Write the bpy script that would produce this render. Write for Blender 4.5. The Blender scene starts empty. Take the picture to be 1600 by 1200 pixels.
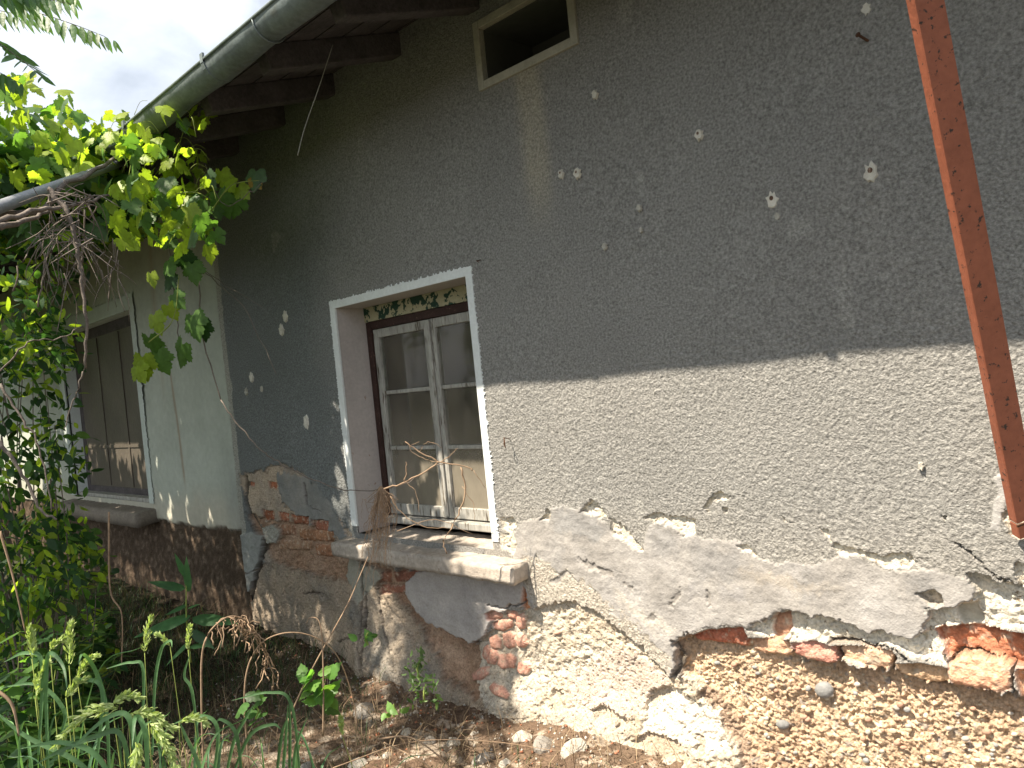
import bpy, math, random
import numpy as np
from mathutils import Vector
PI = math.pi
random.seed(7); rng = np.random.RandomState(7)
scn = bpy.context.scene

# ------------------------------------------------------------------ camera
F = 1200.0; CAM = np.array([0.0, -2.45, 1.55])
_y, _p, _r = -0.77522636, -0.00761612, -0.10093319
cf = np.array([math.sin(_y)*math.cos(_p), math.cos(_y)*math.cos(_p), math.sin(_p)])
cr0 = np.array([math.cos(_y), -math.sin(_y), 0.0]); cu0 = np.cross(cr0, cf)
cr = math.cos(_r)*cr0 + math.sin(_r)*cu0; cu = -math.sin(_r)*cr0 + math.cos(_r)*cu0
cam = bpy.data.cameras.new('camera'); camo = bpy.data.objects.new('camera', cam)
scn.collection.objects.link(camo); scn.camera = camo
from mathutils import Matrix
m = Matrix(((cr[0], cu[0], -cf[0], CAM[0]), (cr[1], cu[1], -cf[1], CAM[1]), (cr[2], cu[2], -cf[2], CAM[2]), (0, 0, 0, 1)))
camo.matrix_world = m
cam.sensor_width = 36; cam.lens = F/1600*36; cam.clip_start = 0.05; cam.clip_end = 2000

# ------------------------------------------------------------------ light
SUN = np.array([0.33, 1.0, -1.67]); SUN = SUN/np.linalg.norm(SUN)      # direction the light travels
sl = bpy.data.lights.new('sun', 'SUN'); slo = bpy.data.objects.new('sun', sl); scn.collection.objects.link(slo)
sl.energy = 5.0; sl.angle = math.radians(0.55); sl.color = (1.0, 0.89, 0.73)
slo.rotation_euler = Vector(SUN).to_track_quat('-Z', 'Y').to_euler()
w = bpy.data.worlds.new('World'); scn.world = w; w.use_nodes = True
nt = w.node_tree; nt.nodes.clear()
sky = nt.nodes.new('ShaderNodeTexSky'); sky.sky_type = 'NISHITA'; sky.sun_disc = False
sky.sun_elevation = math.asin(-SUN[2]); sky.sun_rotation = math.atan2(-SUN[0], -SUN[1])
sky.air_density = 1.3; sky.dust_density = 2.5
bg = nt.nodes.new('ShaderNodeBackground'); out = nt.nodes.new('ShaderNodeOutputWorld')
tc = nt.nodes.new('ShaderNodeTexCoord'); nz = nt.nodes.new('ShaderNodeTexNoise'); nz.inputs['Scale'].default_value = 2.6
nz.inputs['Detail'].default_value = 7; nz.inputs['Roughness'].default_value = 0.55; nz.inputs['Distortion'].default_value = .4
rp = nt.nodes.new('ShaderNodeValToRGB'); rp.color_ramp.elements[0].position = .38; rp.color_ramp.elements[1].position = .62
mx = nt.nodes.new('ShaderNodeMix'); mx.data_type = 'RGBA'
nt.links.new(tc.outputs['Generated'], nz.inputs['Vector']); nt.links.new(nz.outputs['Fac'], rp.inputs['Fac'])
mu = nt.nodes.new('ShaderNodeMath'); mu.operation = 'MULTIPLY_ADD'; mu.inputs[1].default_value = .65; mu.inputs[2].default_value = .3
nt.links.new(rp.outputs['Color'], mu.inputs[0]); nt.links.new(mu.outputs[0], mx.inputs['Factor'])
nt.links.new(sky.outputs['Color'], mx.inputs['A']); mx.inputs['B'].default_value = (15, 15.8, 17, 1)
nt.links.new(mx.outputs['Result'], bg.inputs['Color']); nt.links.new(bg.outputs[0], out.inputs['Surface'])
bg.inputs['Strength'].default_value = 0.041
scn.view_settings.view_transform = 'Standard'; scn.view_settings.look = 'None'
scn.view_settings.exposure = 1.22; scn.view_settings.gamma = 1.0
scn.render.engine = 'CYCLES'
scn.cycles.max_bounces = 6; scn.cycles.diffuse_bounces = 3; scn.cycles.transparent_max_bounces = 8

# ------------------------------------------------------------------ helpers
def P(px, py, depth):
    return CAM + (cf + cr*((px-800)/F) + cu*((600-py)/F))*depth
def RAY(px, py): return cf*F + cr*(px-800) + cu*(600-py)
def W(px, py, Y=0.0):
    d = RAY(px, py); return CAM + d*((Y-CAM[1])/d[1])
def Pw(px, py, d):          # a point at depth d, kept in front of the wall
    q_ = P(px, py, d); return W(px, py, -.05) if q_[1] > -.05 else q_
def G(px, py, z=-0.02):
    d = RAY(px, py); return CAM + d*((z-CAM[2])/d[2])
def proj(p):
    p = np.atleast_2d(p)-CAM; w_ = p@cf
    return 800+F*(p@cr)/w_, 600-F*(p@cu)/w_, w_
def wp(pts): return [(lambda q: (q[0], q[2]))(W(*p)) for p in pts]

_L = rng.rand(256, 256)
def vnoise(x, y, seed=0):
    x = x+seed*17.31; y = y+seed*9.77
    xi = np.floor(x).astype(int); yi = np.floor(y).astype(int); fx = x-xi; fy = y-yi
    fx = fx*fx*(3-2*fx); fy = fy*fy*(3-2*fy)
    a = _L[xi & 255, yi & 255]; b = _L[(xi+1) & 255, yi & 255]; c = _L[xi & 255, (yi+1) & 255]; d = _L[(xi+1) & 255, (yi+1) & 255]
    return (a*(1-fx)+b*fx)*(1-fy)+(c*(1-fx)+d*fx)*fy - .5
def fbm(x, y, seed=0, oct=4, g=.55):
    s = 0; a = 1; t = 0
    for i in range(oct):
        ca, sa = math.cos(.6+i*1.1), math.sin(.6+i*1.1); xr_, yr_ = x*ca-y*sa, x*sa+y*ca
        s = s+a*vnoise(xr_*1.93**i+i*5.3, yr_*1.93**i+i*3.1, seed+i*3); t += a; a *= g
    return s/t*2
def sstep(a, b, x):
    t = np.clip((x-a)/(b-a), 0, 1); return t*t*(3-2*t)

def mesh_obj(name, V, Fc, mat=None, parent=None, col=None, smooth=False, mi=None):
    """Fc: (n,3) or (n,4) array, or list of lists"""
    V = np.asarray(V, np.float32)
    me = bpy.data.meshes.new(name)
    if isinstance(Fc, np.ndarray):
        n, k = Fc.shape
        me.vertices.add(len(V)); me.vertices.foreach_set('co', V.ravel())
        me.loops.add(n*k); me.loops.foreach_set('vertex_index', Fc.astype(np.int32).ravel())
        me.polygons.add(n); me.polygons.foreach_set('loop_start', np.arange(n, dtype=np.int32)*k)
        me.polygons.foreach_set('loop_total', np.full(n, k, np.int32))
        me.update(calc_edges=True)
    else:
        me.from_pydata([tuple(map(float, v)) for v in V], [], [list(map(int, f)) for f in Fc]); me.update()
    if smooth: me.polygons.foreach_set('use_smooth', np.ones(len(me.polygons), bool))
    if col is not None:
        a = me.color_attributes.new('Col', 'FLOAT_COLOR', 'POINT')
        c = np.ones((len(V), 4), np.float32); c[:, :3] = col; a.data.foreach_set('color', c.ravel())
    o = bpy.data.objects.new(name, me); scn.collection.objects.link(o)
    if mat: me.materials.append(mat)
    if parent is not None:
        o.parent = parent; o.matrix_parent_inverse = Matrix.Translation(-parent.location) if parent.type == 'EMPTY' and parent.parent is None else Matrix.Identity(4)
    return o
def tag(o, label, cat, group=None, kind=None):
    if label: o['label'] = label
    if cat: o['category'] = cat
    if group: o['group'] = group
    if kind: o['kind'] = kind
    return o
def thing(name, label, cat, loc=(0, 0, 0), group=None):
    o = bpy.data.objects.new(name, None); o.location = tuple(float(v) for v in loc); o.empty_display_size = .1
    scn.collection.objects.link(o); return tag(o, label, cat, group)

class MB:
    def __init__(s): s.v = []; s.f = []; s.c = []
    def add(s, V, Fs, c=None):
        b = len(s.v); s.v += [tuple(p) for p in V]; s.f += [[i+b for i in f] for f in Fs]
        s.c += [c if c is not None else (1, 1, 1)]*len(V)
    def box(s, x0, x1, y0, y1, z0, z1, c=None):
        V = [(x, y, z) for x in (x0, x1) for y in (y0, y1) for z in (z0, z1)]
        s.add(V, [(0, 1, 3, 2), (4, 6, 7, 5), (0, 4, 5, 1), (2, 3, 7, 6), (0, 2, 6, 4), (1, 5, 7, 3)], c)
    def bar(s, a, b, w_, h_, up=(0, 0, 1), c=None):
        a = np.array(a, float); b = np.array(b, float); d = b-a; d /= np.linalg.norm(d)
        r = np.cross(d, up); r /= np.linalg.norm(r); u = np.cross(r, d)
        V = [p+r*sx*w_/2+u*sz*h_/2 for p in (a, b) for sx in (-1, 1) for sz in (-1, 1)]
        s.add(V, [(0, 2, 3, 1), (4, 5, 7, 6), (0, 1, 5, 4), (2, 6, 7, 3), (0, 4, 6, 2), (1, 3, 7, 5)], c)
    def tube(s, pts, r0, r1=None, n=6, c=None):
        pts = np.array(pts, float); r1 = r0 if r1 is None else r1; k = len(pts); up = np.array([.13, .21, .97])
        V = []
        for i, p in enumerate(pts):
            d = pts[min(i+1, k-1)]-pts[max(i-1, 0)]; d /= (np.linalg.norm(d)+1e-9)
            if abs(d@up) > .93: up_ = np.array([.9, .3, .1])
            else: up_ = up
            a = np.cross(d, up_); a /= np.linalg.norm(a); b = np.cross(d, a); r = r0+(r1-r0)*i/max(k-1, 1)
            V += [p+(a*math.cos(t)+b*math.sin(t))*r for t in [2*PI*j/n for j in range(n)]]
        Fs = [(i*n+j, i*n+(j+1) % n, (i+1)*n+(j+1) % n, (i+1)*n+j) for i in range(k-1) for j in range(n)]
        Fs += [tuple(range(n))[::-1], tuple((k-1)*n+j for j in range(n))]
        s.add(V, Fs, c)
    def build(s, name, mat, parent=None, smooth=False, bevel=0):
        o = mesh_obj(name, s.v, s.f, mat, parent, col=np.array(s.c), smooth=smooth)
        if bevel:
            b = o.modifiers.new('bevel', 'BEVEL'); b.width = bevel; b.segments = 2; b.limit_method = 'ANGLE'
        return o
def spline(pts, n=6, jit=0):
    pts = np.array(pts, float); q = np.vstack([2*pts[0]-pts[1], pts, 2*pts[-1]-pts[-2]]); o = []
    for i in range(1, len(q)-2):
        for t in np.linspace(0, 1, n, endpoint=False):
            a, b, c, d = q[i-1:i+3]
            o.append(.5*((2*b)+(c-a)*t+(2*a-5*b+4*c-d)*t*t+(3*b-a-3*c+d)*t**3))
    o.append(pts[-1]); o = np.array(o)
    if jit: o[1:-1] += rng.normal(0, jit, o[1:-1].shape)
    return o

# ------------------------------------------------------------------ materials
def mat_base(name, rough=.85, spec=.3):
    m_ = bpy.data.materials.new(name); m_.use_nodes = True; n = m_.node_tree
    b = n.nodes['Principled BSDF']; b.inputs['Roughness'].default_value = rough; b.inputs['Specular IOR Level'].default_value = spec
    return m_, n, b
def N(n, t, **kw):
    x = n.nodes.new(t)
    for k, v in kw.items():
        if k in x.inputs: x.inputs[k].default_value = v
        else: setattr(x, k, v)
    return x
def mat_surf(name, base=None, *a_, grain=None, **k_):
    m_ = mat_surf0(name, base, *a_, **k_)
    if grain:
        n = m_.node_tree; t_ = [x for x in n.nodes if x.type == 'TEX_COORD'][0]; mp_ = n.nodes.new('ShaderNodeMapping'); mp_.inputs['Scale'].default_value = grain
        for l in list(t_.outputs['Object'].links): n.links.new(mp_.outputs[0], l.to_socket)
        n.links.new(t_.outputs['Object'], mp_.inputs[0])
    return m_
def mat_surf0(name, base=None, s1=9, a1=.25, s2=60, a2=.25, bs=120, bd=.003, rough=.9, spec=.2, bs2=0, bd2=0, stain=None, metal=0):
    """colour (attribute Col or constant) x two noises, bump of two scales"""
    m_, n, b = mat_base(name, rough, spec); b.inputs['Metallic'].default_value = metal
    co = n.nodes.new('ShaderNodeTexCoord').outputs['Object']
    def nz_(s, d=6):
        x = N(n, 'ShaderNodeTexNoise', Scale=s, Detail=d, Roughness=.6); n.links.new(co, x.inputs['Vector']); return x.outputs['Fac']
    def mr(o, amt):
        x = N(n, 'ShaderNodeMapRange'); n.links.new(o, x.inputs['Value'])
        x.inputs['From Min'].default_value = .25; x.inputs['From Max'].default_value = .75
        x.inputs['To Min'].default_value = 1-amt; x.inputs['To Max'].default_value = 1+amt; return x.outputs[0]
    mm = N(n, 'ShaderNodeMath', operation='MULTIPLY'); n.links.new(mr(nz_(s1), a1), mm.inputs[0]); n.links.new(mr(nz_(s2), a2), mm.inputs[1])
    vs = N(n, 'ShaderNodeVectorMath', operation='SCALE'); n.links.new(mm.outputs[0], vs.inputs['Scale'])
    if base is None:
        at = N(n, 'ShaderNodeVertexColor', layer_name='Col'); src = at.outputs['Color']
    else:
        at = N(n, 'ShaderNodeRGB'); at.outputs[0].default_value = (*base, 1); src = at.outputs[0]
    if stain:
        (sc_, col_, lo, hi) = stain; st = nz_(sc_, 8); r_ = N(n, 'ShaderNodeMapRange'); n.links.new(st, r_.inputs['Value'])
        r_.inputs['From Min'].default_value = lo; r_.inputs['From Max'].default_value = hi
        x = n.nodes.new('ShaderNodeMix'); x.data_type = 'RGBA'; n.links.new(r_.outputs[0], x.inputs['Factor'])
        n.links.new(src, x.inputs['A']); x.inputs['B'].default_value = (*col_, 1); src = x.outputs['Result']
    n.links.new(src, vs.inputs[0]); n.links.new(vs.outputs[0], b.inputs['Base Color'])
    if bd:
        bp = N(n, 'ShaderNodeBump', Strength=1.0, Distance=bd); n.links.new(nz_(bs, 4), bp.inputs['Height']); last = bp
        if bd2:
            bq = N(n, 'ShaderNodeBump', Strength=1.0, Distance=bd2); n.links.new(nz_(bs2, 4), bq.inputs['Height'])
            n.links.new(bq.outputs[0], bp.inputs['Normal'])
        n.links.new(bp.outputs[0], b.inputs['Normal'])
    return m_
def mat_leaf(name, trans=.45, rough=.45, vein=True):
    m_, n, b = mat_base(name, rough, .4)
    at = N(n, 'ShaderNodeVertexColor', layer_name='Col')
    co = n.nodes.new('ShaderNodeTexCoord').outputs['Object']
    x = N(n, 'ShaderNodeTexNoise', Scale=45, Detail=4); n.links.new(co, x.inputs['Vector'])
    mr = N(n, 'ShaderNodeMapRange'); n.links.new(x.outputs['Fac'], mr.inputs['Value']); mr.inputs['To Min'].default_value = .6; mr.inputs['To Max'].default_value = 1.4
    vs = N(n, 'ShaderNodeVectorMath', operation='SCALE'); n.links.new(at.outputs['Color'], vs.inputs[0]); n.links.new(mr.outputs[0], vs.inputs['Scale'])
    n.links.new(vs.outputs[0], b.inputs['Base Color'])
    tr = N(n, 'ShaderNodeBsdfTranslucent'); v2 = N(n, 'ShaderNodeVectorMath', operation='MULTIPLY'); n.links.new(vs.outputs[0], v2.inputs[0]); v2.inputs[1].default_value = (1.6, 1.75, .7)
    n.links.new(v2.outputs[0], tr.inputs['Color'])
    bp = N(n, 'ShaderNodeBump', Strength=.6, Distance=.004); n.links.new(x.outputs['Fac'], bp.inputs['Height']); n.links.new(bp.outputs[0], b.inputs['Normal'])
    mxs = N(n, 'ShaderNodeMixShader', Fac=trans); n.links.new(b.outputs[0], mxs.inputs[1]); n.links.new(tr.outputs[0], mxs.inputs[2])
    n.links.new(mxs.outputs[0], n.nodes['Material Output'].inputs['Surface'])
    return m_
M = {}
M['stucco'] = mat_surf('stucco', None, 1.3, .10, 105, .55, 135, .009, bs2=62, bd2=.006)
M['cement'] = mat_surf('cement', None, 8, .2, 90, .16, 160, .002, bs2=22, bd2=.008, stain=(13, (.27, .25, .23), .60, .80))
M['mortar'] = mat_surf('mortar', None, 12, .2, 110, .42, 130, .006, bs2=45, bd2=.006, stain=(60, (.22, .16, .10), .60, .68))
M['brick'] = mat_surf('brick', None, 22, .35, 110, .35, 150, .005, bs2=50, bd2=.006, stain=(32, (.52, .41, .31), .52, .68))
M['rubble'] = mat_surf('rubble', None, 18, .2, 90, .5, 150, .007, bs2=60, bd2=.006)
M['white_wall'] = mat_surf('white_wall', None, 2.5, .12, 20, .07, 90, .002, bs2=6, bd2=.01)
M['whitewash'] = mat_surf('whitewash', (.72, .75, .75), 6, .06, 60, .08, 120, .0015)
M['reveal'] = mat_surf('reveal', (.45, .41, .39), 6, .10, 60, .10, 130, .001, stain=(24, (.28, .2, .15), .66, .72))
M['concrete'] = mat_surf('concrete', (.42, .37, .32), 7, .2, 50, .25, 150, .004, stain=(30, (.2, .12, .07), .62, .74))
M['vent_frame'] = mat_surf('vent_frame', (.40, .38, .32), 7, .15, 50, .15, 150, .003)
M['old_wood'] = mat_surf('old_wood', (.36, .35, .32), 15, .25, 90, .35, 220, .002, rough=.8, stain=(40, (.09, .07, .05), .56, .66), grain=(1.6, 1.6, .22))
M['dark_wood'] = mat_surf('dark_wood', (.045, .024, .02), 15, .3, 90, .3, 200, .002, rough=.6, stain=(90, (.3, .2, .13), .66, .72))
M['peeling'] = mat_surf('peeling', (.40, .37, .24), 15, .12, 90, .12, 120, .002, rough=.6, stain=(19, (.02, .055, .035), .53, .55))
M['roof_wood'] = mat_surf('roof_wood', (.09, .08, .082), 9, .3, 60, .3, 100, .004)
M['tile'] = mat_surf('tile', (.30, .13, .08), 9, .3, 60, .3, 100, .004)
M['zinc'] = mat_surf('zinc', (.20, .235, .24), 5, .25, 40, .2, 20, .003, rough=.55, spec=.4, metal=.4, stain=(8, (.16, .15, .12), .6, .75))
M['red_steel'] = mat_surf('red_steel', (.32, .105, .058), 6, .15, 50, .15, 120, .0015, rough=.55, spec=.4, stain=(60, (.045, .03, .025), .60, .65))
M['pipe'] = mat_surf('pipe', (.20, .21, .23), 8, .2, 50, .2, 90, .001, rough=.5, spec=.5)
M['bark'] = mat_surf('bark', (.16, .135, .115), 20, .3, 90, .3, 100, .003)
M['dry'] = mat_surf('dry', (.30, .21, .14), 20, .3, 90, .25, 0, 0)
M['greenstem'] = mat_surf('greenstem', (.22, .27, .07), 20, .2, 90, .2, 0, 0)
M['soil'] = mat_surf('soil', None, 8, .3, 60, .4, 90, .012, bs2=22, bd2=.02)
M['stone'] = mat_surf('stone', None, 12, .2, 60, .25, 60, .004)
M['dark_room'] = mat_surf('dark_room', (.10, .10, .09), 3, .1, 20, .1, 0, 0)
M['curtain'] = mat_surf('curtain', (.30, .30, .27), 5, .15, 40, .1, 0, 0)
M['rust'] = mat_surf('rust', (.10, .05, .03), 20, .3, 60, .3, 120, .002)
M['limewash'] = mat_surf('limewash', (.50, .55, .52), 6, .1, 60, .1, 120, .0015)
M['dull_concrete'] = mat_surf('dull_concrete', (.22, .19, .16), 7, .2, 50, .25, 150, .004)
M['sheet'] = mat_surf('sheet', (.105, .09, .072), 4, .2, 25, .15, 30, .004, rough=.5, spec=.4)
M['leaf'] = mat_leaf('leaf', .5); M['grass'] = mat_leaf('grass', .35)
M['drygrass'] = mat_surf('drygrass', None, 20, .2, 60, .2, 0, 0)
# dusty window glass
mg, n, b = mat_base('dusty_glass', .08, .5); b.inputs['Base Color'].default_value = (.05, .06, .055, 1)
tr = N(n, 'ShaderNodeBsdfTransparent'); tr.inputs[0].default_value = (.85, .9, .87, 1)
du = N(n, 'ShaderNodeBsdfDiffuse'); du.inputs[0].default_value = (.30, .265, .21, 1)
co = n.nodes.new('ShaderNodeTexCoord').outputs['Object']
d1 = N(n, 'ShaderNodeTexNoise', Scale=3.5, Detail=8, Roughness=.7); mp = N(n, 'ShaderNodeMapping'); mp.inputs['Scale'].default_value = (1.3, 1, .6)
n.links.new(co, mp.inputs[0]); n.links.new(mp.outputs[0], d1.inputs[0])
r_ = N(n, 'ShaderNodeMapRange'); n.links.new(d1.outputs['Fac'], r_.inputs['Value']); r_.inputs['From Min'].default_value = .3; r_.inputs['From Max'].default_value = .7
r_.inputs['To Min'].default_value = .10; r_.inputs['To Max'].default_value = .42
sx_ = N(n, 'ShaderNodeSeparateXYZ'); n.links.new(co, sx_.inputs[0]); lz = N(n, 'ShaderNodeMapRange'); n.links.new(sx_.outputs['Z'], lz.inputs['Value'])
lz.inputs['From Min'].default_value = 1.45; lz.inputs['From Max'].default_value = 1.0; lz.inputs['To Max'].default_value = .45  # extra dust low down, so the lower panes look more sunlit
ad = N(n, 'ShaderNodeMath', operation='ADD'); n.links.new(r_.outputs[0], ad.inputs[0]); n.links.new(lz.outputs[0], ad.inputs[1])
gl = N(n, 'ShaderNodeBsdfGlossy', Roughness=.06); gl.inputs[0].default_value = (.9, .9, .9, 1)
fr = N(n, 'ShaderNodeFresnel', IOR=1.5)
m1 = N(n, 'ShaderNodeMixShader'); n.links.new(ad.outputs[0], m1.inputs[0]); n.links.new(tr.outputs[0], m1.inputs[1]); n.links.new(du.outputs[0], m1.inputs[2])
m2 = N(n, 'ShaderNodeMixShader'); n.links.new(fr.outputs[0], m2.inputs[0]); n.links.new(m1.outputs[0], m2.inputs[1]); n.links.new(gl.outputs[0], m2.inputs[2])
n.links.new(m2.outputs[0], n.nodes['Material Output'].inputs['Surface']); M['glass'] = mg

# ------------------------------------------------------------------ ground
def ground_h(x, y):
    h = -.03+fbm(x*1.1, y*1.1, 3)*.05+fbm(x*6, y*6, 5)*.025+fbm(x*22, y*22, 8)*.010
    near = np.exp(-((y+.12)/.30)**2)*(x > -12)*(y < .3)
    h = h+near*(.05+.06*fbm(x*3, y*3, 9))*(y < 0.5)
    return h*np.exp(-(np.hypot(x+3, y+1)/40)**2)
def axis(a, b, fine0, fine1, d):
    l = [fine0]; s = d
    while l[-1] > a: s *= 1.18; l.append(l[-1]-s)
    r = [fine1]; s = d
    while r[-1] < b: s *= 1.18; r.append(r[-1]+s)
    return np.array(l[::-1][:-1]+list(np.arange(fine0, fine1, d))+r)
gx = axis(-400, 400, -7, .6, .012); gy = axis(-400, 400, -2.3, .15, .012)
X, Y = np.meshgrid(gx, gy, indexing='ij'); Z = ground_h(X, Y)
nx, ny = X.shape; I = np.arange(nx*ny).reshape(nx, ny)
q = np.stack([I[:-1, :-1], I[1:, :-1], I[1:, 1:], I[:-1, 1:]], -1).reshape(-1, 4)
t = np.clip(fbm(X*2, Y*2, 12)+.5, 0, 1)[..., None]; t2 = (fbm(X*14, Y*14, 14) > .28)[..., None]
c = np.array([.13, .085, .058])*(1-t)+np.array([.21, .15, .105])*t; c = np.where(t2, np.array([.40, .33, .26]), c)
dk = sstep(-3.2, -4.6, X)[..., None]; c = c*(1-dk)+np.array([.032, .023, .016])*dk  # soil colour darkened towards the left to deepen the shade there
far = np.maximum(sstep(3, 8, np.hypot(X+3, Y+1)), np.maximum(sstep(-.7, -1.3, Y+.2*fbm(X*3, Y*3, 61)), sstep(-1.9, -1.2, X+.2*fbm(X*3, Y*3, 62))*sstep(-.3, -.6, Y)))[..., None]; c = c*(1-far)+np.array([.052, .052, .032])*far
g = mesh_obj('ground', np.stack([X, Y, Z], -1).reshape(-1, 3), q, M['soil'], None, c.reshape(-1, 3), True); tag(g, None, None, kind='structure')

# ------------------------------------------------------------------ grey house
house = thing('grey_house', 'old house with dark grey pebbled render, small window and plaster falling off its foot', 'house', (-2.5, 0, 0))
# openings (x0,x1,z0,z1)
WX0, WX1, WZ0, WZ1 = -3.74, -2.63, .76, 2.045
VX0, VX1, VZ0, VZ1 = -2.375, -1.875, 2.87, 3.10

def sdf(poly, X, Z):
    p = np.array(poly); d = np.full(X.shape, 1e9); ins = np.zeros(X.shape, bool)
    for i in range(len(p)):
        a = p[i]; b_ = p[(i+1) % len(p)]; e = b_-a; wx = X-a[0]; wz = Z-a[1]
        t_ = np.clip((wx*e[0]+wz*e[1])/(e@e+1e-12), 0, 1); d = np.minimum(d, (wx-e[0]*t_)**2+(wz-e[1]*t_)**2)
        cnd = (a[1] > Z) != (b_[1] > Z); xx = a[0]+(Z-a[1])*e[0]/(e[1]+1e-12); ins ^= cnd & (X < xx)
    return np.sqrt(d)*np.where(ins, 1, -1)

STUCCO = (.274, .268, .254)
# each layer: px polygon, kind, height(m), colour, second colour, relief amplitude, jag, edge width
LAY = []
def lay(poly, kind, h, c1, c2=None, amp=.003, jag=.012, edge=.004, sc=40, keep=False, px=True):
    LAY.append(dict(poly=wp(poly) if px else poly, kind=kind, h=h, c1=np.array(c1), c2=np.array(c2 if c2 is not None else c1), amp=amp, jag=jag, edge=edge, sc=sc, keep=keep))
CREAM = (.52, .47, .395); CREAM2 = (.50, .42, .32); LIME = (.68, .63, .54); LILAC = (.355, .340, .328); LILAC2 = (.29, .277, .268)
TAN = (.40, .31, .22); EARTH = (.30, .18, .11); GREYM = (.30, .27, .225); BR = (.40, .15, .08)
# -- left of and below the window
lay([(372, 742), (395, 740), (418, 730), (440, 722), (470, 735), (492, 760), (515, 790), (545, 830), (560, 850), (600, 870), (620, 885), (560, 900), (500, 900), (410, 880), (400, 830), (385, 790)], 1, -.014, (.46, .37, .28), (.34, .29, .24), .006, .02, .006, 14)
lay([(430, 740), (480, 745), (520, 790), (545, 850), (500, 830), (440, 790)], 2, -.004, (.20, .205, .20), (.26, .25, .23), .004, .02, .008, 12)
lay([(372, 840), (400, 880), (560, 893), (615, 905), (665, 985), (715, 1045), (770, 1080), (810, 1125), (960, 1230), (960, 1330), (360, 1330), (372, 960)], 1, -.012, (.37, .295, .22), (.25, .215, .175), .016, .02, .01, 11)
lay([(383, 800), (412, 815), (470, 812), (520, 850), (548, 870), (600, 882), (650, 900), (650, 940), (690, 985), (745, 1000), (770, 1040), (760, 1090), (700, 1050), (655, 985), (610, 925), (560, 905), (500, 905), (420, 880), (405, 850)], 1, -.045, (.30, .19, .125), (.40, .28, .20), .016, .022, .006, 30)
for (x0, y0, x1, y1, cc) in ((405, 797, 425, 815, BR), (430, 800, 448, 818, (.42, .17, .1)), (450, 805, 482, 822, (.36, .14, .08)), (484, 812, 512, 832, (.38, .16, .1)), (415, 820, 455, 838, (.40, .22, .14)), (460, 828, 520, 848, (.40, .21, .12)), (425, 845, 480, 862, (.45, .28, .18)), (485, 852, 545, 872, (.38, .19, .11)),
        (560, 893, 605, 912, (.30, .14, .09)), (608, 893, 655, 913, (.27, .12, .08)), (590, 916, 636, 930, (.33, .15, .10)), (372+10, 752, 395, 760, BR), (415, 752, 430, 765, BR), (640, 880, 700, 902, (.33, .16, .11))):
    lay([(x0, y0), (x1, y0+3), (x1-2, y1), (x0+3, y1-2)], 3, -.028, cc, np.array(cc)*.7, .006, .008, .010, 60)
lay([(553, 905), (575, 920), (600, 940), (640, 990), (690, 1050), (740, 1090), (800, 1125), (870, 1170), (900, 1240), (640, 1250), (600, 1080), (570, 1010), (552, 960)], 1, .004, (.36, .30, .235), (.19, .18, .16), .020, .02, .02, 10)
lay([(545, 860), (560, 880), (590, 890), (595, 905), (572, 928), (562, 945), (552, 925), (540, 900)], 2, -.006, (.30, .29, .24), None, .003, .008)
lay([(369, 838), (392, 832), (412, 838), (409, 862), (402, 888), (390, 897), (376, 885), (371, 862)], 5, .012, (.32, .33, .31), (.26, .27, .26), .003, .006, .003)
lay([(408, 826), (425, 820), (437, 830), (430, 850), (415, 848)], 1, .002, (.36, .35, .31), None, .008, .008)
lay([(371, 900), (398, 893), (400, 905), (388, 925), (378, 940), (372, 920)], 5, .006, (.30, .30, .28), None, .003, .006, .003)
lay([(635, 908), (655, 893), (700, 885), (820, 905), (826, 945), (800, 948), (790, 955), (770, 965), (757, 992), (742, 1003), (715, 996), (697, 985), (672, 976), (650, 952), (636, 930)], 5, .014, (.40, .375, .355), (.34, .32, .31), .004, .008, .004, 6)
lay([(819, 912), (829, 912), (830, 930), (834, 948), (820, 955), (816, 940)], 3, -.012, (.50, .22, .11), None, .003, .005)
# -- right: smooth cement band under the pebbled render
lay([(803, 832), (815, 818), (850, 806), (862, 795), (882, 791), (905, 793), (925, 800), (945, 812), (955, 830), (980, 848), (1003, 862), (1008, 838), (1020, 816), (1045, 812), (1072, 824), (1090, 842), (1120, 838), (1160, 850), (1185, 872), (1215, 880), (1250, 885), (1290, 878), (1312, 866), (1340, 876), (1380, 895), (1420, 892), (1450, 890), (1510, 905), (1525, 925), (1512, 950), (1470, 958), (1440, 950), (1452, 968), (1428, 1002), (1350, 985), (1290, 968), (1240, 952), (1215, 955), (1165, 980), (1130, 975), (1085, 985), (1050, 1003), (1062, 1030), (1050, 1062), (1010, 1020), (960, 975), (930, 955), (900, 942), (850, 935), (835, 952), (826, 942), (810, 890), (800, 870)], 2, .003, LILAC, (.31, .292, .274), .005, .010, .008, 7)
lay([(810, 860), (860, 880), (900, 900), (960, 950), (1040, 1020), (1060, 1060), (1000, 1020), (900, 950), (830, 950)], 0, .002, (.40, .36, .31), (.46, .42, .36), .0022, .03, .02, 110)
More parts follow.
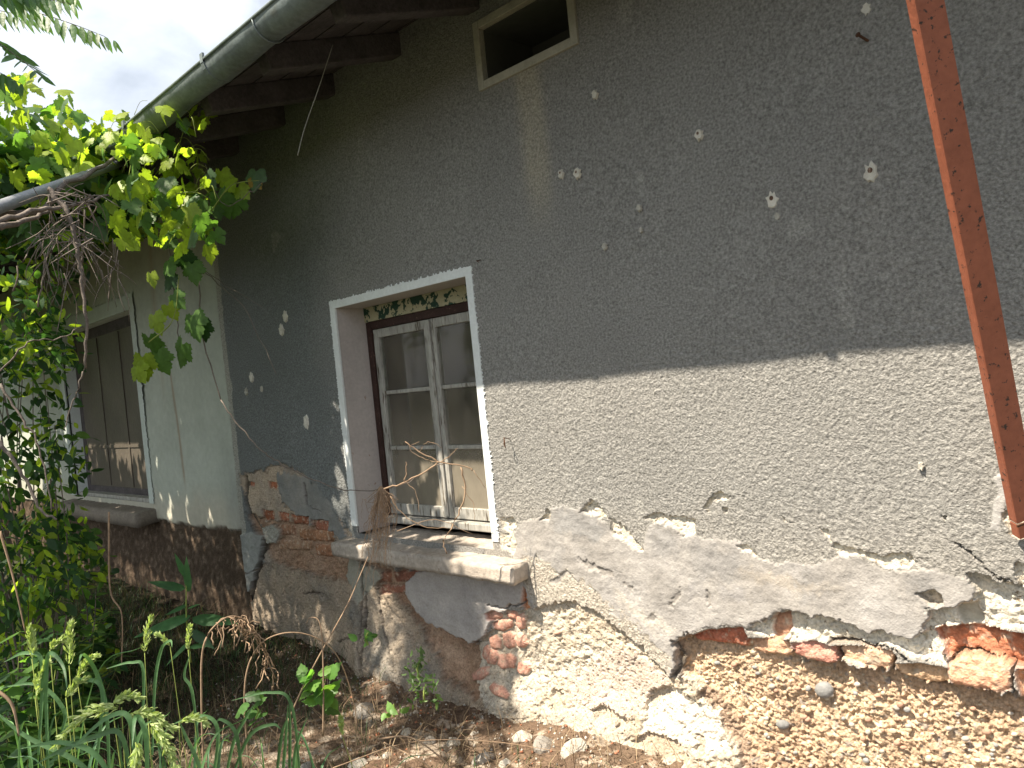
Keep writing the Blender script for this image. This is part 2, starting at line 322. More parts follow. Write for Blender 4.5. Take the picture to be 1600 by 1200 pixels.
for pl, cc in (([(860, 800), (885, 792), (930, 800), (950, 830), (940, 845), (900, 835), (865, 830)], (.22, .215, .21)), ([(1012, 835), (1030, 818), (1050, 825), (1062, 850), (1050, 870), (1025, 862)], (.24, .232, .225)), ([(1072, 850), (1105, 843), (1150, 860), (1165, 890), (1140, 905), (1095, 900)], (.23, .222, .215)), ([(1075, 905), (1092, 895), (1098, 925), (1080, 930)], (.25, .24, .235)), ([(1235, 905), (1262, 900), (1275, 925), (1252, 938)], (.24, .232, .225)), ([(1150, 895), (1200, 900), (1260, 912), (1300, 925), (1240, 920), (1180, 912)], (.30, .27, .235)), ([(1420, 905), (1450, 900), (1462, 925), (1435, 935)], (.23, .222, .215)), ([(860, 880), (875, 850), (885, 852), (872, 890)], (.26, .25, .24)), ([(1120, 915), (1160, 918), (1170, 935), (1130, 930)], (.25, .24, .235)), ([(960, 930), (1000, 945), (1060, 990), (1030, 990), (980, 955)], (.44, .41, .37))):
    lay(pl, 2, .004, cc, np.array(cc)*1.25, .003, .022, .045, 12)
for pl in ([(858, 905), (885, 893), (895, 896), (868, 912)], [(1045, 945), (1062, 918), (1066, 922), (1052, 950)], [(905, 870), (925, 880), (960, 895), (958, 900), (920, 888)], [(1010, 958), (1025, 962), (1022, 968), (1008, 964)], [(975, 905), (990, 918), (988, 922), (972, 910)], [(1105, 920), (1112, 945), (1108, 946), (1102, 922)]):
    lay(pl, 2, -.003, (.27, .25, .23), None, .002, .012, .014, 30)
# -- cream rough mortar field
lay([(745, 1004), (760, 990), (772, 970), (800, 955), (850, 948), (890, 940), (930, 955), (1000, 1010), (1050, 1058), (1075, 1055), (1112, 1095), (1150, 1150), (1200, 1230), (1200, 1330), (900, 1330), (820, 1190), (785, 1120), (750, 1060)], 1, -.020, CREAM, CREAM2, .014, .014, .006, 42)
lay([(960, 1010), (1000, 1030), (1048, 1065), (1050, 1080), (1015, 1090), (1005, 1120), (960, 1110), (900, 1090), (880, 1060), (925, 1045)], 1, -.013, (.56, .47, .40), (.5, .42, .35), .004, .02, .012, 14)
lay([(860, 1100), (940, 1110), (1000, 1130), (990, 1150), (1080, 1190), (1100, 1260), (900, 1260), (850, 1150)], 1, -.010, (.52, .46, .38), (.44, .38, .31), .006, .02, .010, 16)
lay([(1012, 1090), (1050, 1078), (1110, 1110), (1140, 1165), (1100, 1180), (1080, 1160), (1010, 1140)], 1, -.030, LIME, (.66, .6, .5), .012, .014, .004, 40)
for pl in ([(925, 1105), (945, 1098), (960, 1108), (985, 1118), (975, 1130), (940, 1120)], [(1010, 1090), (1022, 1078), (1045, 1082), (1030, 1095), (1018, 1118)], [(905, 1140), (935, 1150), (960, 1175), (930, 1168)], [(868, 1075), (884, 1082), (880, 1096), (866, 1090)], [(1085, 1150), (1100, 1160), (1106, 1185), (1092, 1176)]):
    lay(pl, 1, -.040, (.42, .35, .27), (.5, .43, .34), .006, .014, .006, 30)
lay([(1000, 1152), (1015, 1142), (1060, 1155), (1085, 1180), (1070, 1190), (1020, 1170)], 1, -.045, (.45, .37, .28), None, .006, .01, .004, 30)
SH = [(772, 962, 20, 14), (798, 962, 15, 13), (785, 977, 24, 16), (812, 972, 13, 22), (793, 1000, 16, 24), (772, 1005, 15, 20), (812, 1002, 15, 22), (768, 1027, 15, 20), (790, 1033, 24, 20), (818, 1045, 18, 16), (755, 1050, 20, 16), (790, 1075, 30, 12), (758, 1020, 10, 18), (868, 990, 9, 6)]
for i, (a_, b_, w_, h_) in enumerate(SH):
    an = random.uniform(-.5, .5); pts = []
    for (u_, v_) in ((-.5, -.35), (.1, -.5), (.5, -.2), (.45, .4), (-.1, .5), (-.5, .25)):
        u2, v2 = u_*w_*1.25*random.uniform(.85, 1.1), v_*h_*1.25*random.uniform(.85, 1.1); pts.append((a_+u2*math.cos(an)-v2*math.sin(an), b_+u2*math.sin(an)+v2*math.cos(an)))
    lay(pts, 3, -.004, (.50, .25, .18), (.56, .33, .26), .003, .004, .003, 50)
# -- lower right: rubble concrete with the brick course above it
lay([(1052, 1012), (1075, 992), (1165, 1000), (1230, 1020), (1310, 1035), (1400, 1058), (1480, 1075), (1570, 1085), (1700, 1110), (1900, 1200), (1900, 1500), (1200, 1500), (1180, 1230), (1160, 1180), (1140, 1130), (1100, 1090), (1064, 1055), (1053, 1035)], 4, -.062, (.60, .445, .305), (.48, .335, .225), .016, .012, .005, 45)
lay([(1085, 1085), (1105, 1080), (1150, 1140), (1180, 1200), (1200, 1240), (1170, 1230), (1150, 1170), (1110, 1110)], 4, -.045, (.40, .29, .21), None, .008, .012, .01, 30)
# -- white mortar strip between cement and bricks, and right side field
lay([(1165, 985), (1185, 975), (1203, 968), (1215, 960), (1240, 955), (1290, 968), (1350, 987), (1428, 1003), (1444, 985), (1455, 958), (1500, 950), (1530, 925), (1508, 900), (1520, 896), (1560, 910), (1600, 915), (1750, 960), (1750, 1020), (1600, 990), (1480, 980), (1455, 990), (1475, 1038), (1420, 1028), (1390, 1010), (1300, 1000), (1230, 1000), (1200, 998)], 1, -.034, LIME, (.62, .57, .48), .014, .010, .004, 30)
lay([(1204, 968), (1215, 958), (1228, 962), (1232, 985), (1222, 1000), (1206, 1002), (1200, 985)], 3, -.040, (.48, .27, .18), None, .003, .006)
lay([(1432, 930), (1442, 925), (1455, 922), (1470, 932), (1474, 945), (1462, 950), (1448, 945)], 1, -.030, (.46, .40, .32), None, .003, .006, .003)
lay([(1490, 958), (1520, 945), (1534, 965), (1530, 978), (1500, 978)], 2, -.045, (.42, .38, .30), None, .002, .006, .003)
BRK = [([(1072, 996), (1110, 985), (1160, 982), (1168, 1000), (1160, 1015), (1120, 1012), (1080, 1005)], (.42, .15, .09)),
       ([(1168, 1002), (1200, 998), (1233, 1005), (1232, 1024), (1226, 1031), (1172, 1022)], (.55, .33, .21)),
       ([(1236, 1006), (1270, 1003), (1304, 1012), (1309, 1030), (1300, 1040), (1258, 1035), (1238, 1024)], (.52, .24, .18)),
       ([(1311, 1010), (1360, 1014), (1392, 1020), (1396, 1040), (1380, 1052), (1340, 1040), (1312, 1030)], (.54, .35, .23)),
       ([(1395, 1042), (1440, 1040), (1476, 1046), (1482, 1068), (1465, 1076), (1400, 1060)], (.50, .33, .20)),
       ([(1456, 990), (1470, 983), (1520, 982), (1600, 995), (1720, 1015), (1760, 1060), (1700, 1075), (1580, 1045), (1475, 1030), (1466, 1010)], (.44, .17, .09)),
       ([(1481, 1034), (1500, 1025), (1560, 1030), (1576, 1042), (1578, 1078), (1560, 1083), (1488, 1072), (1480, 1055)], (.60, .33, .21)),
       ([(1586, 1052), (1640, 1050), (1720, 1075), (1720, 1130), (1600, 1110), (1592, 1080)], (.55, .26, .13))]
for i, (pl, cc) in enumerate(BRK):
    lay(pl, 3, (-.034, -.022, -.012, -.020, -.026, -.052, .002, -.03)[i], cc, (np.array(cc)*1.15+.03), .010, .006, .012, 34)
# -- chips along the lower edge of the render, showing lime and holes
for pl, h in (([(905, 800), (925, 782), (938, 790), (948, 806), (930, 808)], -.02), ([(845, 815), (855, 795), (862, 800), (858, 815)], -.016), ([(950, 808), (975, 822), (1005, 858), (1000, 865), (975, 848), (958, 835)], -.013),
        ([(1002, 812), (1020, 803), (1060, 807), (1088, 812), (1085, 835), (1070, 838), (1048, 818), (1020, 815)], -.013), ([(1113, 775), (1125, 768), (1142, 775), (1130, 779), (1118, 784)], -.018), ([(1099, 795), (1108, 780), (1118, 778), (1106, 795)], -.018),
        ([(1130, 792), (1137, 790), (1136, 800), (1131, 801)], -.018), ([(1215, 803), (1224, 812), (1243, 816), (1228, 811)], -.012), ([(1280, 826), (1296, 832), (1300, 850), (1292, 840)], -.012),
        ([(1298, 858), (1308, 852), (1335, 860), (1362, 866), (1400, 866), (1432, 872), (1420, 885), (1385, 890), (1350, 872), (1310, 868)], -.014), ([(1148, 852), (1160, 850), (1182, 868), (1180, 872)], -.012),
        ([(1510, 900), (1520, 896), (1555, 912), (1548, 925), (1525, 922)], -.035), ([(1470, 806), (1474, 804), (1475, 812), (1471, 813)], -.018), ([(1558, 740), (1575, 736), (1590, 770), (1640, 850), (1590, 840), (1572, 818), (1562, 800), (1580, 790), (1575, 760)], -.010),
        ([(1590, 880), (1640, 890), (1640, 930), (1598, 925), (1588, 900)], -.02), ([(780, 810), (800, 808), (806, 822), (798, 835), (785, 828)], -.016), ([(782, 835), (800, 832), (808, 850), (800, 866), (782, 858)], -.006)):
    lay(pl, 1, h, LIME, (.6, .54, .44), .004, .008, .004, 60)
# -- thin smears and cracks
lay([(1549, 745), (1575, 735), (1580, 760), (1568, 790), (1562, 830), (1550, 825), (1552, 790), (1562, 765)], 2, .003, (.40, .39, .38), None, .001, .006, .005)
for pts, wd in (([(1050, 1003), (1062, 1030), (1052, 1058)], 4), ([(383, 745), (383, 780), (392, 812), (403, 830)], 2.5), ([(412, 845), (408, 872), (400, 895), (388, 940)], 2.5), ([(560, 870), (575, 1000), (600, 1060)], 2.0), ([(573, 925), (578, 985), (590, 1030), (625, 1060)], 2.5), ([(590, 930), (610, 990), (640, 1040)], 2.0),
        ([(475, 755), (480, 790), (500, 800)], 2), ([(765, 945), (790, 950), (820, 940)], 1.6), ([(470, 930), (500, 925), (520, 945)], 1.6), ([(535, 1000), (560, 990), (575, 1000)], 1.6), ([(1495, 850), (1530, 880), (1600, 930)], 1.5), ([(440, 1080), (520, 1040), (560, 1060)], 2)):
    L = [(x-wd*.8, y-wd*.5) for x, y in pts]+[(x+wd*.8, y+wd*.5) for x, y in pts[::-1]]
    lay(L, 2, -.035, (.10, .08, .06), None, .001, .010, .004, 40)

for pts, wd in (([(1478, 1036), (1500, 1024), (1560, 1028), (1580, 1042), (1583, 1086), (1560, 1088)], 3), ([(1232, 1003), (1236, 1030)], 3), ([(1309, 1010), (1311, 1034)], 3), ([(1396, 1030), (1394, 1055)], 3), ([(1290, 1000), (1330, 1004), (1390, 1016), (1420, 1034)], 4), ([(1400, 1066), (1440, 1072), (1475, 1084)], 3)):
    L = [(x-wd*.7, y-wd*.6) for x, y in pts]+[(x+wd*.7, y+wd*.6) for x, y in pts[::-1]]
    lay(L, 1, -.075, (.26, .19, .13), None, .002, .010, .004, 40)
def wall_field(X, Z):
    H = np.zeros(X.shape); C = np.empty(X.shape+(3,)); C[:] = STUCCO; K = np.zeros(X.shape, int)
    st = (fbm(X*95, Z*95, 2, 2, .5)*.0026+fbm(X*38, Z*38, 4, 2)*.0010); H += st
    H += fbm(X*1.2, Z*1.2, 1, 3)*.012
    base0 = fbm(X*1.2, Z*1.2, 1, 3)*.012
    # stains and tone shifts of the render
    def blend(mask, col):
        C[:] = C*(1-mask[..., None])+np.array(col)*mask[..., None]
    u = X-(-2.13+.02*fbm(X*0, Z*5, 6)); sm = np.exp(-(u/.075)**4)*sstep(2.10, 2.45, Z)*(Z < 2.84)
    blend(.68*sm*(1+.4*fbm(X*25, Z*4, 7)), (.42, .38, .30))
    blend(.28*np.clip(fbm(X*3, Z*1.5, 21)-.15, 0, 1), (.36, .34, .31))
    blend(np.clip(.75*sstep(-3.3, -4.1, X+.25*fbm(X*1.5, Z*1.5, 66)), 0, .75)*(1-.55*sstep(2.2, 2.9, Z)), (.150, .168, .172))  # darker, bluer tone towards the left end, weaker high up
    blend((vnoise(X*7, Z*3.2, 40) > .44)*.35*(X > -5), (.42, .41, .38))
    blend(.75*(np.abs(X+5.16) < .04+.02*fbm(X*9, Z*9, 3))*(Z < 2.7), (.42, .41, .36))
    blend(.5*sstep(1.1, .75, Z+.08*fbm(X*6, Z*6, 31))*(X > -2.7), (.36, .335, .30))
    low = sstep(.75, .2, Z)
    for L in LAY:
        p = np.array(L['poly']); mgn = .08; j = L['jag']*(1.0 if L['kind'] == 3 else 2.0)
        s = (X > p[:, 0].min()-mgn) & (X < p[:, 0].max()+mgn) & (Z > p[:, 1].min()-mgn) & (Z < p[:, 1].max()+mgn)
        if not s.any(): continue
        x, z = X[s], Z[s]
        d = sdf(L['poly'], x+j*fbm(x*24, z*24, 50, 5, .72), z+j*1.3*fbm(x*24, z*24, 60, 5, .72))
        ed = max(L['edge'], .008 if abs(L['h']) > .02 else .004); mk = sstep(-ed/2, ed/2, d)
        k = L['kind']; r = L['sc']; n1 = fbm(x*r, z*r, 70, 4, .62); n2 = fbm(x*6, z*6, 80, 3)
        hh = L['h']+L['amp']*n1
        if k == 4:
            v = np.abs(fbm(x*48, z*48, 90, 3)); xw = x+.02*fbm(x*14, z*14, 101, 2); zw = z+.02*fbm(x*14, z*14, 103, 2); v = np.abs(fbm(xw*40, zw*46, 90, 4, .65)); md = .55+1.1*np.clip(fbm(x*7, z*7, 105, 2)+.4, 0, 1); hh = hh-.5*L['amp']*n1+.017*md*(.3-v)+.012*fbm(x*9, z*9, 91, 2)+.009*fbm(x*125, z*125, 92, 2)-.012*np.clip(fbm(x*60, z*60, 94, 2)-.3, 0, 1)
        if k == 1: hh = hh-.022*np.clip(fbm(x*75, z*75, 33, 3)-.22, 0, 1)-.012*np.clip(fbm(x*30, z*30, 35, 3)-.3, 0, 1)
        if k == 0: hh = hh+st[s]
        if k == 3: hh = hh-.012*np.exp(-np.clip(d, 0, 1)/.006)
        hh = hh+base0[s]
        cm = np.clip(.5+n2+.5*n1, 0, 1)[:, None]; col = L['c1']*(1-cm)+L['c2']*cm
        if k == 4: col = col*(1+.35*fbm(x*13, z*13, 111, 3)[:, None]); pb = (vnoise(x*60, z*60, 95) > .36)[:, None]; col = np.where(pb, np.array([.36, .30, .25]), col); col = np.where((vnoise(x*45, z*45, 97) > .40)[:, None], np.array([.66, .58, .44]), col)
        if k in (2, 5):
            sm_ = np.clip(fbm(x*5, z*14, 44), 0, 1)[:, None]; col = col*(1-.5*sm_)+np.array(LILAC2)*.5*sm_
            hh = hh+.0025*fbm(x*12, z*30, 46, 3)
        H[s] = H[s]*(1-mk)+hh*mk; C[s] = C[s]*(1-mk[:, None])+col*mk[:, None]
        K[s] = np.where(mk > .5, k, K[s])
    # skirt at the foot of the wall leans out
    H += .10*sstep(.28, -.05, Z)*sstep(-5.0, -3.4, X)*sstep(-1.2, -2.0, X)*(1+.5*fbm(X*2.5, Z*2.5, 77))
    H += .05*sstep(.55, .0, Z)*np.exp(-((X+3.75-.4*(.5-Z))/.35)**2)
    return H, C, K

def grid_wall(xs, zs, holes, Kparts, parent, y0=0.0, field=wall_field):
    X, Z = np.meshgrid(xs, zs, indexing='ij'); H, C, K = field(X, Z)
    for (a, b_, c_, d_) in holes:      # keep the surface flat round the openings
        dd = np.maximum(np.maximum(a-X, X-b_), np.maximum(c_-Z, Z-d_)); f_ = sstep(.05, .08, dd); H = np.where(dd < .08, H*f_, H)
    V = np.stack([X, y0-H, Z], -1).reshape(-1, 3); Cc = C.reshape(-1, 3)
    I = np.arange(X.size).reshape(X.shape); q = np.stack([I[:-1, :-1], I[1:, :-1], I[1:, 1:], I[:-1, 1:]], -1)
    xc = (xs[:-1]+xs[1:])/2; zc = (zs[:-1]+zs[1:])/2; XC, ZC = np.meshgrid(xc, zc, indexing='ij'); keep = np.ones(XC.shape, bool)
    for (a, b_, c_, d_) in holes: keep &= ~((XC > a) & (XC < b_) & (ZC > c_) & (ZC < d_))
    KF = np.maximum(K[:-1, :-1], K[1:, 1:])
    return V, Cc, q[keep], KF[keep]
def submesh(V, C, q, name, mat, parent, smooth=True):
    u, inv = np.unique(q, return_inverse=True); return mesh_obj(name, V[u], inv.reshape(q.shape), mat, parent, C[u], smooth)
def snap(a, b_, d, extra):
    l = list(np.arange(a, b_+d/2, d))
    for e in extra:
        if a < e < b_: l[int(np.argmin([abs(v-e) for v in l]))] = e
    return np.array(l)
holes = [(WX0, WX1, WZ0, WZ1), (VX0, VX1, VZ0, VZ1)]
xs = np.concatenate([np.arange(-5.19, -2.2, .0045), np.arange(-2.2, .301, .0031)]); xs[np.argmin(abs(xs-WX0))] = WX0; xs[np.argmin(abs(xs-WX1))] = WX1; zs = snap(-.15, 1.60, .0036, [WZ0])
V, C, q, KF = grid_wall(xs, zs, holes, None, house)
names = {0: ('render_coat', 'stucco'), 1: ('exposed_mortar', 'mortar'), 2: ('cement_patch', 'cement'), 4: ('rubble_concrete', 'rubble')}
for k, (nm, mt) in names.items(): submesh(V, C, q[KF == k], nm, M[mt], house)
# bricks and loose slabs: each connected patch is a part of its own
def islands(q):
    par = {}
    def find(a):
        while par[a] != a: par[a] = par[par[a]]; a = par[a]
        return a
    for f_ in q:
        for v in f_: par.setdefault(int(v), int(v))
        r0_ = find(int(f_[0]))
        for v in f_[1:]: par[find(int(v))] = r0_; r0_ = find(r0_)
    g_ = {}
    for i, f_ in enumerate(q): g_.setdefault(find(int(f_[0])), []).append(i)
    return list(g_.values())
for k, nm, mt in ((3, 'exposed_brick', 'brick'), (5, 'plaster_slab', 'cement')):
    qq = q[KF == k]; isl = islands(qq); big = [i for i in isl if len(i) >= 60]; small = [j for i in isl if len(i) < 60 for j in i]
    for i in big: submesh(V, C, qq[i], nm, M[mt], house)
    if small: submesh(V, C, qq[small], 'brick_crumbs' if k == 3 else 'plaster_crumbs', M[mt], house)
# upper wall, and the continuation to the right
xs2 = snap(-5.19, .30, .015, [WX0, WX1, VX0, VX1]); zs2 = snap(1.60, 3.45, .015, [WZ1, VZ0, VZ1]); zs2[0] = zs[-1]
xs2[0] = xs[0]; xs2[-1] = xs[-1]
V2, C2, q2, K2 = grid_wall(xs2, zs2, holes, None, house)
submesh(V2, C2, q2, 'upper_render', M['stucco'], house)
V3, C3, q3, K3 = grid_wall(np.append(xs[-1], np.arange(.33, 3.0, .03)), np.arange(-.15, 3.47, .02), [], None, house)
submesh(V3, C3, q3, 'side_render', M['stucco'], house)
# solid shell behind, so the rooms are dark
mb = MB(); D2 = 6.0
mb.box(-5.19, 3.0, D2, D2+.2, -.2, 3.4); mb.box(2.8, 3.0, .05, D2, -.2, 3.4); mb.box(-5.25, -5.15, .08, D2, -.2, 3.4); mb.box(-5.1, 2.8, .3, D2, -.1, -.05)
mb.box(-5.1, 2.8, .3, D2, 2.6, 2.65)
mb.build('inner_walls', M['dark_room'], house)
# plaster scars on the render
for (px, py, s_, hole) in ((1208, 313, 9, 1), (1362, 270, 10, 1), (1093, 211, 6, 1), (878, 272, 5, 1), (903, 271, 6, 1), (1000, 325, 4, 0), (946, 385, 4, 0), (931, 148, 5, 0), (447, 495, 6, 0), (441, 516, 6, 0), (394, 590, 5, 0), (1216, 338, 4, 0), (480, 660, 7, 0), (1355, 15, 6, 0), (386, 612, 4, 0), (1440, 728, 4, 0), (410, 608, 3, 0), (1003, 360, 3, 0)):
    c0 = W(px, py); Rr = s_*np.linalg.norm(c0-CAM)/F; k = 14; mb = MB()
    ph = random.uniform(0, 6); ring = [(math.cos(2*PI*i/k)*Rr*.85*(1+.3*math.sin(i*2.1+ph)), math.sin(2*PI*i/k)*Rr*(1.15+.35*math.sin(i*3.3+ph))) for i in range(k)]
    Vv = [(c0[0], -.0105, c0[2])]+[(c0[0]+a, -.0115, c0[2]+b_) for a, b_ in ring]+[(c0[0]+a*1.25, -.001, c0[2]+b_*1.25) for a, b_ in ring]
    mb.add(Vv, [(0, 1+i, 1+(i+1) % k) for i in range(k)]+[(1+i, 1+k+i, 1+k+(i+1) % k, 1+(i+1) % k) for i in range(k)], (.62, .59, .52) if s_ > 4 else (.45, .43, .38))
    sc_o = mb.build('plaster_scar', M['cement'], house)
    if hole:
        mb = MB(); mb.add([(c0[0]+Rr*.35*math.cos(a), -.0125, c0[2]+Rr*.3+Rr*.4*math.sin(a)) for a in np.linspace(0, 2*PI, 9)[:-1]], [tuple(range(8))], (.12, .07, .05)); mb.build('dark_hole_disc', M['brick'], sc_o)  # flat disc, coloured dark for the shade inside a hole

# ---- window of the grey house
win = bpy.data.objects.new('window', None); scn.collection.objects.link(win); win.parent = house; win.matrix_parent_inverse = Matrix.Translation(-house.location)
def sub(o, p=win): o.parent = p; o.matrix_parent_inverse = Matrix.Identity(4); return o
def wpart(mb, name, mat, smooth=False, bevel=0): 
    o = mb.build(name, mat, None, smooth, bevel); return sub(o)
# painted border with ragged outer edge
def border(x0, x1, z0, z1, wl, wt, wr, y=-.004, jag=.007, n=240):
    path_i = [(x0, z0), (x0, z1), (x1, z1), (x1, z0)]; path_o = [(x0-wl, z0), (x0-wl, z1+wt), (x1+wr, z1+wt), (x1+wr, z0)]
    vi = []; vo = []
    for s in range(3):
        for t_ in np.linspace(0, 1, n, endpoint=(s == 2)):
            a = np.array(path_i[s])*(1-t_)+np.array(path_i[s+1])*t_; o_ = np.array(path_o[s])*(1-t_)+np.array(path_o[s+1])*t_
            jn = jag*(random.random()**4*1.8-.2+.2*math.sin(t_*37)*math.sin(t_*13)); dv = [(-1, 0), (0, 1), (1, 0)][s]
            vi.append(a); vo.append(o_+np.array(dv)*jn)
    vi = np.array(vi); vo = np.array(vo); m_ = len(vi)
    V = [(a[0], y, a[1]) for a in vi]+[(a[0], y-.001, a[1]) for a in vo]+[(a[0]+0, .0, a[1]) for a in vo]+[(a[0], .01, a[1]) for a in vi]
    Fs = [(i, i+1, m_+i+1, m_+i) for i in range(m_-1)]+[(m_+i, m_+i+1, 2*m_+i+1, 2*m_+i) for i in range(m_-1)]+[(i+1, i, 3*m_+i, 3*m_+i+1) for i in range(m_-1)]
    return V, Fs
mb = MB(); mb.add(*border(WX0, WX1, .80, WZ1, .05, .042, .045)); wpart(mb, 'painted_border', M['whitewash'])
mb = MB(); Dp = .20
mb.box(WX0-.02, WX0, .008, Dp+.1, WZ0, WZ1+.02); mb.box(WX1, WX1+.02, .008, Dp+.1, WZ0, WZ1+.02); mb.box(WX0, WX1, .008, Dp+.1, WZ1, WZ1+.02)
wpart(mb, 'reveal', M['reveal'])
# peeling green board under the lintel
mb = MB(); mb.box(WX0+.001, WX1-.001, Dp-.01, Dp+.05, WZ1-.085, WZ1-.001); wpart(mb, 'peeling_board', M['peeling'])
mb = MB(); zt = WZ1-.087
mb.box(WX0+.001, WX0+.045, Dp-.005, Dp+.06, .80, zt); mb.box(WX1-.045, WX1-.001, Dp-.005, Dp+.06, .80, zt); mb.box(WX0+.046, WX1-.046, Dp-.004, Dp+.06, zt-.045, zt); wpart(mb, 'outer_frame', M['dark_wood'], bevel=.003)
xl, xr, zb, zt2 = WX0+.047, WX1-.047, .835, zt-.047; xm = (xl+xr)/2
for (a, b_) in ((xl, xm-.002), (xm+.002, xr)):
    mb = MB(); y0_, y1_ = Dp+.008, Dp+.05; st_ = .045
    mb.box(a, a+st_, y0_, y1_, zb, zt2); mb.box(b_-st_, b_, y0_, y1_, zb, zt2); mb.box(a+st_, b_-st_, y0_+.001, y1_, zt2-.05, zt2); mb.box(a+st_, b_-st_, y0_+.001, y1_, zb, zb+.06)
    ph = (zt2-.05-zb-.06)/3
    for i in (1, 2): mb.box(a+st_, b_-st_, y0_+.006, y1_-.006, zb+.06+ph*i-.011, zb+.06+ph*i+.011)
    wpart(mb, 'sash', M['old_wood'], bevel=.004)
    for i in range(3):
        mb = MB(); e = .002; mb.box(a+st_-e, b_-st_+e, Dp+.026, Dp+.030, zb+.06+ph*i+(.012 if i else 0), zb+.06+ph*(i+1)-(.012 if i < 2 else 0)); wpart(mb, 'pane', M['glass'])
mb = MB(); mb.box(xm-.016, xm+.016, Dp-.004, Dp+.007, zb+.01, zt2-.005); wpart(mb, 'astragal', M['old_wood'], bevel=.004)
mb = MB(); mb.box(WX0+.05, WX1-.03, Dp-.035, Dp+.055, .79, .828); wpart(mb, 'bottom_rail', M['old_wood'], bevel=.005)
# curtains behind the glass (thin folded cloth)
def cloth(x0, x1, z0, z1, y, amp, waves, thick=.002, n=90):
    xs_ = np.linspace(x0, x1, n); V = []; 
    for z_ in (z0, z1):
        for x_ in xs_: V.append((x_, y+amp*math.sin((x_-x0)/(x1-x0)*2*PI*waves)+amp*.4*math.sin(x_*63), z_))
    k = n; Fs = [(i, i+1, k+i+1, k+i) for i in range(k-1)]; return V, Fs
mb = MB(); mb.add(*cloth(WX1-.46, WX1+.1, .80, 2.0, Dp+.13, .012, 8)); o = wpart(mb, 'curtain', M['curtain'], True); o.modifiers.new('solid', 'SOLIDIFY').thickness = .003
mb = MB(); mb.add(*cloth(WX0-.05, WX0+.52, .80, 1.25, Dp+.12, .010, 6)); o = wpart(mb, 'curtain', M['curtain'], True); o.modifiers.new('solid', 'SOLIDIFY').thickness = .003
# concrete sill slab: displaced box
def slab(x0, x1, y0, y1, z0, z1, d=.02, amp=.004, seed=5, slope=0):
    import bmesh
    bm = bmesh.new(); nx_, ny_, nz_ = max(2, int((x1-x0)/d)), max(2, int((y1-y0)/d)), max(2, int((z1-z0)/d))
    bmesh.ops.create_cube(bm, size=1)
    bm.verts.ensure_lookup_table()
    for v in bm.verts: v.co = Vector((x0 if v.co.x < 0 else x1, y0 if v.co.y < 0 else y1, z0 if v.co.z < 0 else z1))
    bmesh.ops.bevel(bm, geom=bm.edges[:], offset=min(.004, (z1-z0)*.1), segments=2, affect='EDGES')
    for it in range(6):
        es = [e for e in bm.edges if e.calc_length() > d*1.5]
        if not es: break
        bmesh.ops.subdivide_edges(bm, edges=es, cuts=1, use_grid_fill=True)
    bmesh.ops.triangulate(bm, faces=bm.faces[:])
    bm.normal_update()
    for v in bm.verts:
        c_ = v.co; nn = float(fbm(np.array([c_.x*25+c_.y*9]), np.array([c_.z*25+c_.y*21]), seed)[0]); n3 = float(fbm(np.array([c_.x*70+c_.y*40]), np.array([c_.z*70-c_.y*30]), seed+2)[0])
        v.co += v.normal*(nn*amp+n3*amp*.5); v.co.z += slope*(c_.y-y1)
    me = bpy.data.meshes.new('m'); bm.to_mesh(me); bm.free(); me.polygons.foreach_set('use_smooth', np.ones(len(me.polygons), bool)); return me
def slab_obj(name, mat, parent, col=(1, 1, 1), *a, **k):
    me = slab(*a, **k); me.name = name; me.materials.append(mat); o = bpy.data.objects.new(name, me); scn.collection.objects.link(o)
    ca = me.color_attributes.new('Col', 'FLOAT_COLOR', 'POINT'); cc = np.ones((len(me.vertices), 4), np.float32); cc[:, :3] = col; ca.data.foreach_set('color', cc.ravel())
    o.parent = parent
    if parent is house: o.matrix_parent_inverse = Matrix.Translation(-house.location)
    return o
sill = slab_obj('window_sill', M['concrete'], win, (1, 1, 1), -3.87, -2.415, -.105, .25, .675, .755, d=.014, amp=.006, slope=.10)

# ---- vent
vent = bpy.data.objects.new('vent', None); scn.collection.objects.link(vent); vent.parent = house; vent.matrix_parent_inverse = Matrix.Translation(-house.location)
for nm_, bx in (('vent_frame', None),):
    mb = MB(); fw = .036; mb.box(VX0-fw, VX0, -.014, .02, VZ0-fw, VZ1+fw); mb.box(VX1, VX1+fw, -.014, .02, VZ0-fw, VZ1+fw); mb.box(VX0, VX1, -.0138, .02, VZ0-fw, VZ0); mb.box(VX0, VX1, -.0138, .02, VZ1, VZ1+fw)
    o = mb.build('vent_frame', M['vent_frame'], None, bevel=.003); sub(o, vent)
mb = MB(); mb.box(VX0-.01, VX0, .021, .35, VZ0, VZ1); mb.box(VX1, VX1+.01, .021, .35, VZ0, VZ1); mb.box(VX0, VX1, .021, .35, VZ0-.01, VZ0); mb.box(VX0, VX1, .021, .35, VZ1, VZ1+.01); mb.box(VX0, VX1, .34, .35, VZ0, VZ1)
sub(mb.build('vent_recess', M['dark_room'], None), vent)

